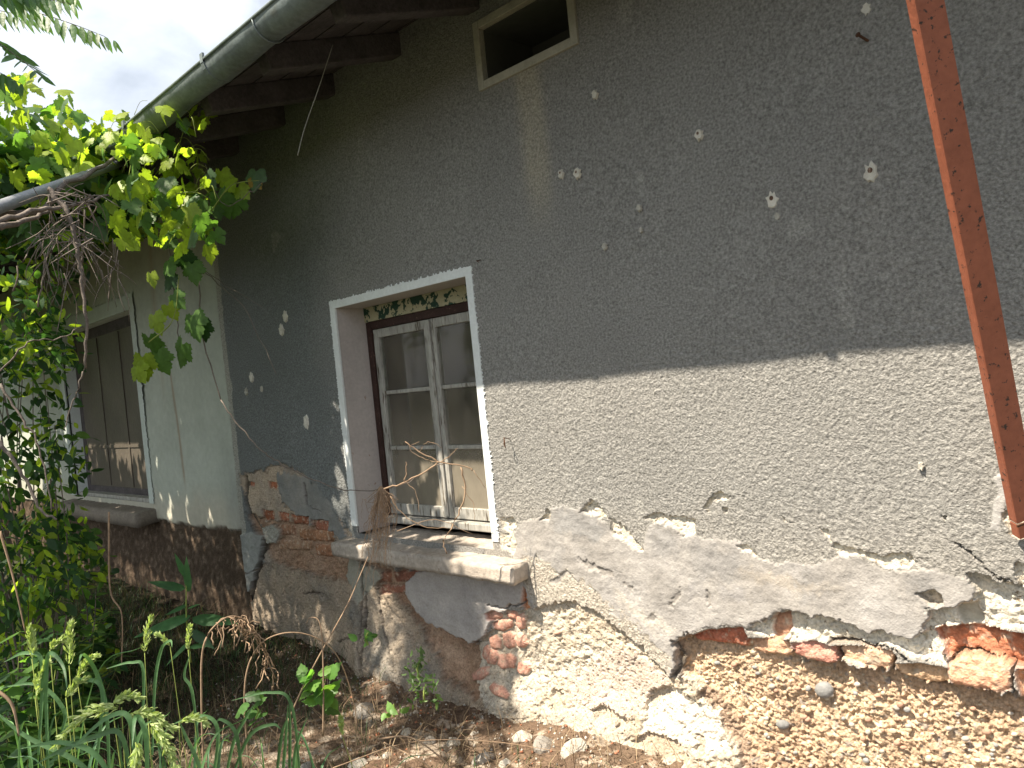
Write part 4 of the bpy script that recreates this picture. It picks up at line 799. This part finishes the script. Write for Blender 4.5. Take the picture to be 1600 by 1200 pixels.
for (x, y, h, rx, lab) in ((-14.5, -1.2, 5.4, 2.2, 'full green tree far behind the pipe at the left edge'), (-17.5, .8, 6.0, 2.4, 'pale green tree beyond the end of the pale wing'), (-13.5, -3.4, 4.0, 1.7, 'dense bushy tree at the far left behind the shrubs')):
    shrub('garden_tree', lab, 'tree', (x, y, 0), (x, y, h*.52), (rx, rx, h*.42), 2600, T_OVAL, .26, [MG, DG, YG], 9, trunk=.06)
# fence of leaves lower left: nettles
for i, (px, py, d, h) in enumerate(((40, 960, 3.6, .55), (95, 930, 4.0, .5), (10, 900, 3.2, .7), (120, 975, 3.9, .4), (70, 1000, 3.2, .45), (150, 940, 4.8, .35), (-10, 1000, 2.6, .6))):
    b0_ = G(px, py+60); b0_ = P(px, py, d); b0_[2] = ground_h(np.array([b0_[0]]), np.array([b0_[1]]))[0]
    L = Leaves(); st_ = MB(); th = thing('nettle', ('low leafy weed in the shade before the brown plinth, %s' % ['beside the light bush', 'under the dark shrub', 'at the left edge', 'nearest the plinth corner', 'behind the seed heads', 'farthest along the wall', 'in the left foreground'][i]), 'weed', b0_, 'shaded leafy weeds at the left')
    for k in range(9):
        e = b0_+np.array([random.uniform(-.25, .25), random.uniform(-.2, .2), h*random.uniform(.6, 1.1)]); sp = spline([b0_, (b0_+e)/2+rdir(1)[0]*.03, e], 5); st_.tube(sp, .003, .0015, 4)
        for j, p_ in enumerate(sp[1:]):
            for s in (-1, 1): a = j*1.57; L.add(T_LANCE if k % 2 else T_TOOTH, p_, np.array([math.cos(a)*s, math.sin(a)*s, -.25]), (0, 0, 1), random.uniform(.06, .12), palette(1, [MG, DG, MG])[0])
    st_.build('stem', M['greenstem'], th, True); L.build('leaves', M['leaf'], th)

# ------------------------------------------------------------------ ground cover
def blades(n_, xr_, yr_, h0, h1, wd, cols, mat, name, dens=None, lean=.5, p=None):
    x = rng.uniform(*xr_, n_*2); y = rng.uniform(*yr_, n_*2); k = dens(x, y) > rng.rand(n_*2) if dens else np.ones(n_*2, bool)
    x = x[k][:n_]; y = y[k][:n_]; n_ = len(x); z = ground_h(x, y)-.01; h = rng.uniform(h0, h1, n_); a = rng.uniform(0, 2*PI, n_); ln = rng.uniform(.15, 1, n_)*lean*h
    dx, dy = np.cos(a), np.sin(a); wx, wy = -dy, dx; V = np.zeros((n_, 7, 3)); 
    for i, (t_, wf) in enumerate(((0, 1), (.4, .9), (.75, .6), (1, 0))):
        cx_ = x+dx*ln*t_**2; cy_ = y+dy*ln*t_**2; cz_ = z+h*(t_-.25*lean*t_**3)
        if wf: V[:, 2*i] = np.stack([cx_-wx*wd*wf/2, cy_-wy*wd*wf/2, cz_], -1); V[:, 2*i+1] = np.stack([cx_+wx*wd*wf/2, cy_+wy*wd*wf/2, cz_], -1)
        else: V[:, 6] = np.stack([cx_, cy_, cz_], -1)
    t_ = np.array([(0, 1, 3), (0, 3, 2), (2, 3, 5), (2, 5, 4), (4, 5, 6)]); Fc = (t_[None]+(np.arange(n_)*7)[:, None, None]).reshape(-1, 3)
    return mesh_obj(name, V.reshape(-1, 3), Fc, mat, None, np.repeat(palette(n_, cols, p), 7, axis=0))
dl = lambda x, y: sstep(-3.0, -4.4, x+.6*fbm(x*2, y*2, 5))*sstep(.0, -.25, y)*.9+.06*(y < -.3)
tag(blades(24000, (-9, -1.6), (-2.4, -.02), .03, .17, .0035, [DG, (.05, .09, .03), (.05, .08, .03), (.13, .10, .05)], M['grass'], 'ground_cover', dl, 1.3), 'short tangled grass and weeds covering the shaded ground', 'grass', kind='stuff')
dd = lambda x, y: .25+.75*sstep(-5.2, -3.6, x)*sstep(-.1, -.35, y)
tag(blades(4200, (-6.5, -1.5), (-1.6, -.05), .02, .20, .0028, [(.33, .25, .16), (.22, .16, .10), (.15, .11, .07)], M['drygrass'], 'dry_grass', dd, 1.6), 'dry straw and dead grass lying on the soil by the wall', 'dry grass', kind='stuff')

# grass clumps and seed heads
def blade_mesh(LB, base, tip, wd, col, sag=.35, seg=9):
    base = np.array(base, float); tip = np.array(tip, float); mid = base*.45+tip*.55; mid[2] = base[2]+.85*(tip[2]-base[2])+sag*.08
    sp = spline([base, mid, tip], seg); d = sp[-1]-sp[0]; sd = np.cross(d, [0.1, .2, 1]); sd /= np.linalg.norm(sd)+1e-9; n_ = len(sp)
    V = []; Fs = []; b_ = LB.n
    for i, p_ in enumerate(sp):
        t_ = i/(n_-1); w_ = wd*(1-t_**3)*(.6+.4*min(1, t_*4)); tw_ = np.array([0, 0, .0012]); V += [p_-sd*w_/2+tw_, p_-np.array([0, 0, w_*.18]), p_+sd*w_/2+tw_]
        if i: o = 3*i+b_; Fs += [(o-3, o-2, o+1), (o-3, o+1, o), (o-2, o-1, o+2), (o-2, o+2, o+1)]
    LB.V.append(np.array(V)); LB.F.append(np.array(Fs)); LB.C.append(np.repeat(np.array([col]), len(V), axis=0)); LB.n += len(V)
def seed_head(LB, st_, pts, ln, dense=46, col=(.42, .50, .22)):
    sp = spline(pts, 8); n_ = len(sp)
    for i in range(dense):
        t_ = i/dense; j = t_*(n_-1); p_ = sp[int(j)]; d = sp[min(int(j)+1, n_-1)]-sp[max(int(j)-1, 0)]; d /= np.linalg.norm(d)+1e-9; out_ = rdir(1)[0]
        br = ln*(1-t_)*.75+.006; e = p_+(d*.9+out_*.45)*br
        for k in range(4): LB.add(T_SPIKE, p_+(e-p_)*(k/4+.15), d+out_*.5+rdir(1)[0]*.35, rdir(1)[0], random.uniform(.010, .017), np.array(col)*random.uniform(.75, 1.2))
    st_.tube(sp, .0015, .0006, 4)
SHD = [((100, 470+90), None)]
heads = [  # stem base px,depth ; head start ; head end ; label
    ((112, 1180, 2.0), (108, 1040, 2.0), (112, 975, 2.0), 'upright seed head at the far left'), ((60, 1190, 2.0), (50, 1030, 1.9), (48, 985, 1.9), 'broad pale seed head near the left edge'),
    ((75, 1190, 2.0), (78, 1015, 2.1), (100, 998, 2.1), 'short nodding seed head beside the broad one'), ((110, 1200, 2.1), (120, 1060, 2.1), (150, 1025, 2.1), 'loose seed head leaning right above the bent blades'),
    ((100, 1200, 1.9), (103, 1090, 1.9), (132, 1062, 1.9), 'seed head with spread spikelets over the nearest tuft'), ((225, 1130, 2.7), (226, 1020, 2.7), (236, 965, 2.7), 'slender upright grass ear before the dark soil'),
    ((280, 1150, 2.6), (266, 1010, 2.6), (246, 992, 2.6), 'bent grass ear left of the tall weed'), ((300, 1130, 2.6), (294, 1015, 2.6), (297, 980, 2.6), 'short upright ear below the tall weed'),
    ((170, 1240, 1.6), (190, 1105, 1.6), (85, 1165, 1.6), 'large seed head arching down to the left'), ((180, 1240, 1.6), (175, 1100, 1.6), (215, 1090, 1.6), 'small seed head lying across the tuft'),
    ((190, 1240, 1.6), (200, 1115, 1.6), (270, 1140, 1.6), 'long seed head arching to the right'), ((210, 1260, 1.5), (232, 1130, 1.5), (275, 1200, 1.5), 'dense seed head drooping at the bottom edge'),
    ((200, 1280, 1.4), (212, 1160, 1.4), (215, 1230, 1.4), 'thick seed head hanging at the bottom left'), ((250, 1260, 1.7), (280, 1128, 1.7), (320, 1128, 1.7), 'thin ear bending right near the bottom'),
    ((50, 1240, 1.9), (55, 1090, 1.9), (72, 1035, 1.9), 'narrow seed head between the left blades'), ((540, 1190, 2.8), (535, 1150, 2.8), (533, 1122, 2.8), 'single small yellowish ear on the bare soil')]
for (bs, hs, he, lb) in heads:
    A = P(*hs); B = P(*he); S = P(*bs); S = np.array([S[0], S[1], max(-.03, min(S[2], 2))]); 
    if S[2] > .05: S = np.array([S[0]+.05, S[1]+.02, -.02])
    th = thing('seeding_grass', 'green grass stalk with a '+lb, 'grass stalk', S, 'seeding grasses in the foreground'); st_ = MB(); LB = Leaves(); md = (S+A)/2+rdir(1)[0]*.02
    st_.tube(spline([S, md, A], 6), .0018, .0012, 5); st_.build('stem', M['greenstem'], th, True)
    Lh = np.linalg.norm(B-A); seed_head(LB, MB(), [A, (A+B)/2+np.array([0, 0, .15*Lh]), B], Lh*.28, int(26+150*Lh)); LB.build('seed_head', M['grass'], th)
    LB = Leaves()
    for k in range(3): e = md+rdir(1)[0]*np.array([.16, .16, .1]); blade_mesh(LB, S+(md-S)*random.uniform(.1, .6), e, .006, palette(1, [MG, (.12, .2, .07)])[0])
    LB.build('blades', M['grass'], th)
tufts = [((170, 1230, 1.7), 26, .30, 'thick tuft of long blades at the bottom left'), ((60, 1210, 1.9), 20, .30, 'grass tuft at the left edge below the seed heads'), ((330, 1230, 2.2), 16, .32, 'sparse tuft of wide blades below the arched dry stem'), ((430, 1210, 2.5), 16, .30, 'grass tuft beneath the arching straw in the middle'), ((520, 1230, 2.4), 12, .26, 'small upright tuft at the edge of the bare soil'), ((250, 1160, 2.5), 12, .34, 'tall thin tuft before the dark soil'), ((-20, 1120, 1.8), 18, .36, 'grass tuft partly outside the left edge')]
for (bs, n_, h, lb) in tufts:
    S = P(*bs); zg = -.02; S[2] = zg; topz = P(*bs)[2]; th = thing('grass_tuft', lb, 'grass', S, 'grass tufts in the foreground'); LB = Leaves(); hh = max(h, topz+.10)
    for k in range(n_):
        a = random.uniform(0, 2*PI); r = random.uniform(.08, .34); b_ = S+np.array([random.uniform(-.06, .06), random.uniform(-.06, .06), 0])
        blade_mesh(LB, b_, b_+np.array([math.cos(a)*r, math.sin(a)*r, hh*random.uniform(.45, 1.05)]), random.uniform(.005, .011), palette(1, [(.09, .19, .10), (.12, .24, .09), (.06, .13, .06)])[0])
    LB.build('blades', M['grass'], th)
# broad arching blades, each clump a thing
def px_blade(LB, pts, wd, col):
    sp = spline([P(*p) for p in pts], 8); n_ = len(sp); b_ = LB.n; V = []; Fs = []
    for i, p_ in enumerate(sp):
        t_ = i/(n_-1); d = sp[min(i+1, n_-1)]-sp[max(i-1, 0)]; sd = np.cross(d, -cf+np.array([.5, 0, .5])); sd /= np.linalg.norm(sd)+1e-9; w_ = wd*(.55+.45*min(1, t_*3))*(1-t_**4)
        V += [p_-sd*w_/2, p_+cf*w_*.16, p_+sd*w_/2]
        if i: o = 3*i+b_; Fs += [(o-3, o-2, o+1), (o-3, o+1, o), (o-2, o-1, o+2), (o-2, o+2, o+1)]
    LB.V.append(np.array(V)); LB.F.append(np.array(Fs)); LB.C.append(np.repeat(np.array([col]), len(V), axis=0)); LB.n += len(V)
BG = (.10, .20, .085)
for lb, bl_ in (('clump of broad blades folding over beside the loose seed head', [[(172, 1240, 1.9), (166, 1110, 1.9), (150, 1050, 1.9), (130, 1022, 1.85), (122, 1040, 1.8)], [(75, 1200, 1.9), (72, 1080, 1.9), (76, 1022, 1.88), (98, 1040, 1.85), (106, 1085, 1.8)], [(60, 1180, 1.9), (66, 1040, 1.9), (40, 1020, 1.9), (5, 1035, 1.9)], [(150, 1200, 1.9), (160, 1080, 1.9), (130, 1062, 1.9), (120, 1066, 1.9)], [(95, 1150, 2.0), (100, 1110, 2.0), (60, 1070, 2.0), (-5, 1075, 2.0)]]),
        ('pair of broad blades bending over before the dark soil', [[(238, 1180, 2.4), (242, 1070, 2.4), (252, 1015, 2.4), (266, 1001, 2.35), (269, 1012, 2.3)], [(310, 1160, 2.5), (300, 1080, 2.5), (288, 1055, 2.5), (298, 1018, 2.5)], [(220, 1180, 2.5), (224, 1050, 2.5), (205, 1035, 2.5), (165, 1045, 2.5)]]),
        ('clump of broad green blades crossing at the bottom, left of the straw', [[(320, 1230, 2.1), (308, 1188, 2.1), (290, 1150, 2.1), (281, 1128, 2.1)], [(380, 1240, 2.1), (372, 1160, 2.1), (362, 1135, 2.1), (345, 1124, 2.1), (338, 1128, 2.1)], [(350, 1230, 2.2), (365, 1160, 2.2), (385, 1120, 2.2), (397, 1100, 2.2)], [(330, 1240, 2.1), (340, 1140, 2.1), (310, 1118, 2.1), (262, 1135, 2.1)], [(360, 1220, 2.2), (390, 1150, 2.2), (425, 1132, 2.2), (440, 1140, 2.2)]]),
        ('fan of long blades lying left over the tuft at the bottom edge', [[(210, 1250, 1.5), (190, 1150, 1.5), (150, 1150, 1.5), (90, 1175, 1.5), (55, 1195, 1.5)], [(215, 1250, 1.5), (205, 1130, 1.5), (170, 1120, 1.5), (100, 1180, 1.45)], [(230, 1250, 1.5), (228, 1150, 1.5), (212, 1120, 1.5), (206, 1170, 1.45)], [(190, 1250, 1.5), (150, 1180, 1.5), (95, 1160, 1.5), (30, 1170, 1.5)], [(180, 1250, 1.6), (120, 1190, 1.6), (40, 1150, 1.6), (-20, 1100, 1.6)]]),
        ('slender upright blades at the right end of the grass', [[(452, 1230, 2.4), (453, 1150, 2.4), (452, 1078, 2.4)], [(440, 1230, 2.4), (446, 1160, 2.4), (450, 1100, 2.4)], [(470, 1220, 2.4), (455, 1100, 2.4), (420, 1082, 2.4), (360, 1095, 2.4)], [(458, 1230, 2.4), (462, 1170, 2.4), (480, 1120, 2.4)], [(430, 1230, 2.3), (440, 1150, 2.3), (450, 1120, 2.3)]])):
    LB = Leaves(); b_ = P(*bl_[0][0]); th = thing('broad_grass', lb, 'grass', (b_[0], b_[1], 0), 'broad bladed grass in the foreground')
    for q_ in bl_:
        r0 = P(*q_[0]); px_blade(LB, q_, .0105 if 'slender' not in lb else .010, np.array(BG)*random.uniform(.7, 1.2))
        if r0[2] > .02: blade_mesh(LB, (r0[0]+random.uniform(-.03, .03), r0[1]+random.uniform(-.03, .03), -.03), r0+np.array([0, 0, .01]), .009, BG, sag=0, seg=4)
    LB.build('blades', M['grass'], th)

# ---- arching dry stems
for i, (pts, r, lb, fr2) in enumerate((([(320, 1240, 2.6), (315, 1100, 2.6), (318, 1010, 2.6), (345, 970, 2.6), (375, 965, 2.65), (400, 990, 2.7), (430, 1060, 2.8)], .004, 'arched dry stalk with hanging dead leaflets, left of the rubble wall', 1),
        ([(390, 1220, 2.7), (382, 1080, 2.7), (400, 1015, 2.7), (440, 990, 2.7), (490, 995, 2.75), (530, 1030, 2.8), (555, 1110, 2.85), (556, 1180, 2.85)], .0032, 'long pale straw arching before the wall foot', 0),
        ([(505, 1150, 2.7), (505, 1040, 2.7), (500, 975, 2.7), (485, 965, 2.7), (478, 975, 2.7)], .003, 'upright dry stem with a curled tip', 0),
        ([(440, 1150, 2.7), (480, 1060, 2.75), (540, 950, 2.8), (560, 905, 2.85), (575, 870, 2.9)], .003, 'thin straw leaning up to the hanging root bundle', 0),
        ([(590, 1155, 2.6), (640, 1152, 2.6), (690, 1185, 2.5), (720, 1220, 2.5)], .0035, 'pale straw curving over the soil at the bottom', 0), ([(600, 1160, 2.7), (660, 1190, 2.6), (690, 1215, 2.5)], .0025, 'straight straw on the soil at the bottom', 0),
        ([(520, 1200, 2.6), (640, 1160, 2.8), (760, 1158, 2.9), (880, 1175, 2.8)], .002, 'long thin dry stem lying along the wall foot', 0),
        ([(-10, 1075, 1.6), (18, 1100, 1.6), (30, 1150, 1.6)], .004, 'thick dry stem crossing the left edge', 0), ([(0, 830, 2.4), (20, 900, 2.4), (40, 990, 2.4)], .004, 'dead brown stem standing in the weeds at the left', 0), ([(170, 800, 3.6), (172, 920, 3.6), (190, 960, 3.6), (190, 1040, 3.6)], .005, 'thin bare sapling before the brown plinth', 0))):
    A = P(*pts[0]); th = MB(); th.tube(spline([P(*p) for p in pts], 8), r, r*.5, 6)
    if fr2:
        sp = spline([P(*p) for p in pts], 8)
        for p_ in sp[22:]:
            for k in range(random.randint(0, 3)): dn = np.array([random.uniform(-.05, .05), random.uniform(-.05, .05), -random.uniform(.02, .11)]); th.tube(spline([p_, p_+dn*.4+rdir(1)[0]*.02, p_+dn], 4, .003), .0012, .0028, 4)
    tag(th.build('dead_weed', M['dry'], None, True), lb, 'dead weed', 'dead weeds by the wall')

# ---- dead root bundle at the window, and the twig across the panes
RB = P(595, 762, 3.55); rb = MB()
for i in range(80):
    a = random.uniform(0, 2*PI); r = random.uniform(.01, .10); L_ = random.uniform(.08, .40); p0 = RB+rdir(1)[0]*.008; p1_ = RB+np.array([math.cos(a)*r, math.sin(a)*r*.6-.01, -L_*.45]); p2_ = RB+np.array([math.cos(a)*r*.8-.03, math.sin(a)*r*.5-.03, -L_])
    rb.tube(spline([p0, p1_+rdir(1)[0]*.03, (p1_+p2_)/2+rdir(1)[0]*.034, p2_+rdir(1)[0]*.03], 4, .003), .0013, .0007, 4)
for px, py in ((547, 925), (567, 930), (580, 925), (570, 905), (600, 880)):
    rb.tube(spline([RB, P((px+595)/2+4, (py+762)/2, 3.5), P(px, py, 3.42)], 6, .003), .002, .001, 4)
tag(rb.build('root_bundle', M['dry'], None, False), 'bundle of dead brown roots hanging before the left edge of the grey house window', 'dead roots')
tgw = MB()
for pts, r in (([(600, 764), (635, 752), (680, 728), (686, 722), (730, 730), (738, 735)], .0042), ([(686, 722), (655, 705), (633, 690)], .0035), ([(632, 752), (635, 735), (634, 722)], .003), ([(720, 730), (727, 760), (722, 790), (705, 825), (693, 845), (698, 865)], .004), ([(740, 735), (758, 762)], .0018), ([(686, 722), (660, 715), (640, 700), (655, 690)], .0018), ([(655, 706), (668, 690), (690, 700)], .0016), ([(632, 752), (650, 770), (655, 800)], .0018), ([(722, 760), (740, 790), (742, 815)], .0016), ([(610, 775), (625, 800), (660, 822), (700, 826)], .0022), ([(700, 715), (715, 700)], .0016), ([(620, 830), (680, 812), (740, 835)], .0018), ([(686, 722), (700, 715), (702, 715)], .0025)):
    tgw.tube(spline([P(px, py, 3.28) for px, py in pts], 5, .002), r, r*.6, 6)
tag(tgw.build('dry_twig', M['dry'], None, True), 'forked dry twig hanging in front of the window panes of the grey house', 'twig')

# ---- green weeds
def weed(name, label, base, leaves, mat_cols, T, stem_top=None, group=None):
    th = thing(name, label, 'weed', base, group); L = Leaves(); st_ = MB(); top = np.array(stem_top) if stem_top is not None else np.array(base)+np.array([0, 0, .1])
    st_.tube(spline([base, (np.array(base)+top)/2+rdir(1)[0]*.01, top], 5), .005, .0022, 6); st_.build('stem', M['greenstem'], th, True)
    for (p_, d_2, s_) in leaves: L.add(T, p_, d_2, np.array([.2, -.5, .8])+rdir(1)[0]*.2, s_, palette(1, mat_cols)[0])
    L.build('leaves', M['leaf'], th)
B0 = P(298, 1035, 3.6); T0 = P(291, 905, 3.6)
right = cr; lf = []
for (px, py, dx, dz, s_) in ((292, 905, -.3, 1, .14), (290, 920, -.9, .35, .17), (294, 925, .1, 1, .18), (292, 945, -.6, -.2, .10), (298, 962, -1, -.25, .26), (300, 965, 1, .05, .25), (294, 950, .6, .3, .08), (299, 985, .7, -.4, .15), (298, 1000, -.6, -.5, .15), (296, 1010, .9, .2, .12)):
    lf.append((P(px, py, 3.6), right*dx+np.array([0, 0, dz])-cf*.3, s_))
weed('sow_thistle', 'tall weed with long lance leaves standing before the brown plinth', B0, lf, [(.07, .17, .07)], T_LANCE, T0)
for (px, py, d, n_, s_, nm, lb, T, cols) in ((497, 1085, 2.75, 26, .075, 'nettle', 'bright green toothed weed at the foot of the wall beside the bare soil', T_TOOTH, [(.10, .22, .05), (.14, .26, .06)]), (615, 1112, 3.0, 7, .045, 'seedling', 'tiny seedling alone on the bare soil', T_TOOTH, [(.16, .30, .08)]),
        (663, 1085, 3.05, 60, .03, 'moss_tuft', 'small ferny green tuft growing on the wall foot', T_SPIKE, [(.12, .2, .06), (.08, .15, .05)]), (655, 1050, 3.1, 50, .03, 'moss_tuft', 'ferny green growth in the recess above the small tuft', T_SPIKE, [(.10, .17, .06), (.08, .13, .05)]),
        (400, 1115, 2.6, 12, .06, 'nettle', 'lone toothed leaf cluster among the straw below the arched stalk', T_TOOTH, [(.08, .17, .05)]), (575, 1000, 3.2, 8, .05, 'nettle', 'small green leaves growing from a crack in the wall', T_TOOTH, [(.09, .2, .05)])):
    b_ = P(px, py+8, d); lf = []
    for k in range(n_):
        o_ = right*random.uniform(-1, 1)*.05+np.array([0, 0, random.uniform(-.04, .08)])*(1 if n_ > 8 else .3); lf.append((P(px, py, d)+o_, rdir(1)[0]+np.array([0, 0, .15]), s_*random.uniform(.7, 1.2)))
    weed(nm, lb, b_, lf, cols, T, P(px, py-12, d))

# ---- rubble on the ground
def rock(bm_seed, s, flat=.6):
    import bmesh
    bm = bmesh.new(); bmesh.ops.create_icosphere(bm, subdivisions=2, radius=1); ph = rng.rand(3)*20
    nrm_ = rdir(5); 
    for v in bm.verts:
        c_ = np.array(v.co)
        for n__ in nrm_:
            d__ = c_@n__-.62
            if d__ > 0: c_ = c_-n__*d__
        c_ = c_*(1+.12*float(vnoise(np.array([c_[0]*2+ph[0]]), np.array([c_[2]*2+c_[1]*1.7+ph[1]]))[0])*2); v.co = Vector(c_*np.array([1, .8, flat])*s)
    me = bpy.data.meshes.new('rubble_stone'); bm.to_mesh(me); bm.free(); return me
rocks = [rock(i, 1.0, random.uniform(.35, .7)) for i in range(6)]
def put_rock(px, py, spx, col, name, label, group, onwall=None):
    if onwall is None: p_ = G(px, py, .0); p_[2] = float(ground_h(np.array([p_[0]]), np.array([p_[1]]))[0])
    else: p_ = W(px, py, onwall)
    s_ = spx*((p_-CAM)@cf)/F/2; me = rocks[rng.randint(6)].copy(); me.name = name; ca = me.color_attributes.new('Col', 'FLOAT_COLOR', 'POINT'); cc = np.ones((len(me.vertices), 4), np.float32); cc[:, :3] = col; ca.data.foreach_set('color', cc.ravel())
    me.materials.append(M['stone']); o = bpy.data.objects.new(name, me); scn.collection.objects.link(o); o.location = p_; o.scale = (s_, s_, s_); o.rotation_euler = (random.uniform(-.3, .3), random.uniform(-.3, .3), random.uniform(0, 6)) if onwall is None else (random.uniform(1.2, 1.9), random.uniform(0, 6), random.uniform(-.3, .3)); return tag(o, label, 'stone' if name != 'brick_fragment' else 'brick piece', group)
GS = (.40, .37, .33); PL = (.58, .54, .47); RD = (.40, .17, .10)
RK = [(570, 1105, 46, GS, 'flat grey plaster flake on the soil below the bulging wall foot'), (650, 1119, 10, GS, 'small grey flake on the soil under the ferny tuft'), (635, 1150, 22, PL, 'pale plaster lump at the bottom, left of the other lumps'), (672, 1160, 26, GS, 'grey plaster lump in the straw'), (708, 1165, 30, PL, 'round pale plaster lump in the straw'), (560, 1195, 40, PL, 'broad pale flake at the bottom edge'),
      (755, 1185, 44, GS, 'flat grey stone right of the pale lumps'), (820, 1160, 40, PL, 'bright plaster lump at the foot of the cream mortar'), (850, 1175, 50, GS, 'big grey plaster block at the wall foot'), (900, 1195, 50, PL, 'white plaster block at the bottom edge'), (605, 1182, 18, PL, 'little pale crumb near the curved straw'), (590, 1140, 12, RD, 'small red crumb on the soil'), (610, 1132, 9, RD, 'tiny red crumb by the seedling'), (680, 1140, 10, RD, 'red crumb before the recess'), (480, 1190, 30, GS, 'grey stone among the grass at the bottom'), (790, 1195, 24, PL, 'pale stone at the bottom beside the flat grey one'), (740, 1150, 12, PL, 'small pale pebble behind the flat grey stone')]
for (px, py, s_, c_, lb) in RK: put_rock(px, py, s_, c_, 'brick_fragment' if c_ is RD else 'rubble_stone', lb, 'fallen rubble on the soil')
# crumbs nobody could count
mb = MB()
cv = Leaves(); T_C = (np.array([(-.5, 0, 0), (.5, -.1, 0), (.1, .6, 0), (0, .2, .55)]), np.array([(0, 2, 1), (0, 1, 3), (1, 2, 3), (2, 0, 3)]))
n_ = 2600; x = rng.uniform(-4.4, -1.2, n_); y = -np.abs(rng.normal(.12, .45, n_))-.04; z = ground_h(x, y)
cv.add(T_C, np.stack([x, y, z], -1), rdir(n_)*np.array([1, 1, .3]), rdir(n_)*.4+np.array([0, 0, 1]), rng.uniform(.004, .022, n_), palette(n_, [GS, PL, RD, (.16, .11, .075)], [.25, .08, .12, .55]))
tag(cv.build('gravel', M['stone']), 'loose crumbs of plaster and brick scattered on the soil', 'gravel', kind='stuff')
# pebbles set in the rubble concrete: parts of the house
for i in range(95):
    px, py = inpoly([(1075, 1030), (1300, 1055), (1590, 1110), (1600, 1200), (1190, 1200), (1110, 1080)], 1)[0]; p_ = W(px, py, .050)
    s_ = random.choice((5, 6, 7, 8, 9, 11))*((p_-CAM)@cf)/F*.55; cl = random.choice([(.30, .30, .29), (.42, .38, .33), (.50, .40, .26), (.45, .28, .2), (.55, .47, .35)])
    if i == 0: px, py = 1288, 1078; p_ = W(px, py, .050); s_ = .030; cl = (.24, .24, .235)
    if i == 1: px, py = 1223, 1132; p_ = W(px, py, .050); s_ = .022; cl = (.22, .22, .215)
    import bmesh
    bm = bmesh.new(); bmesh.ops.create_icosphere(bm, subdivisions=2, radius=s_); fx, fz = random.uniform(.8, 1.2), random.uniform(.6, 1.0)
    for v in bm.verts: v.co = Vector((v.co.x*fx, v.co.y*.6, v.co.z*fz+v.co.x*.2))+Vector(p_)
    me = bpy.data.meshes.new('pebble'); bm.to_mesh(me); bm.free(); me.polygons.foreach_set('use_smooth', np.ones(len(me.polygons), bool)); me.materials.append(M['stone'])
    ca = me.color_attributes.new('Col', 'FLOAT_COLOR', 'POINT'); cc = np.ones((len(me.vertices), 4), np.float32); cc[:, :3] = cl; ca.data.foreach_set('color', cc.ravel())
    o = bpy.data.objects.new('pebble', me); scn.collection.objects.link(o); o.parent = house; o.matrix_parent_inverse = Matrix.Translation(-house.location)
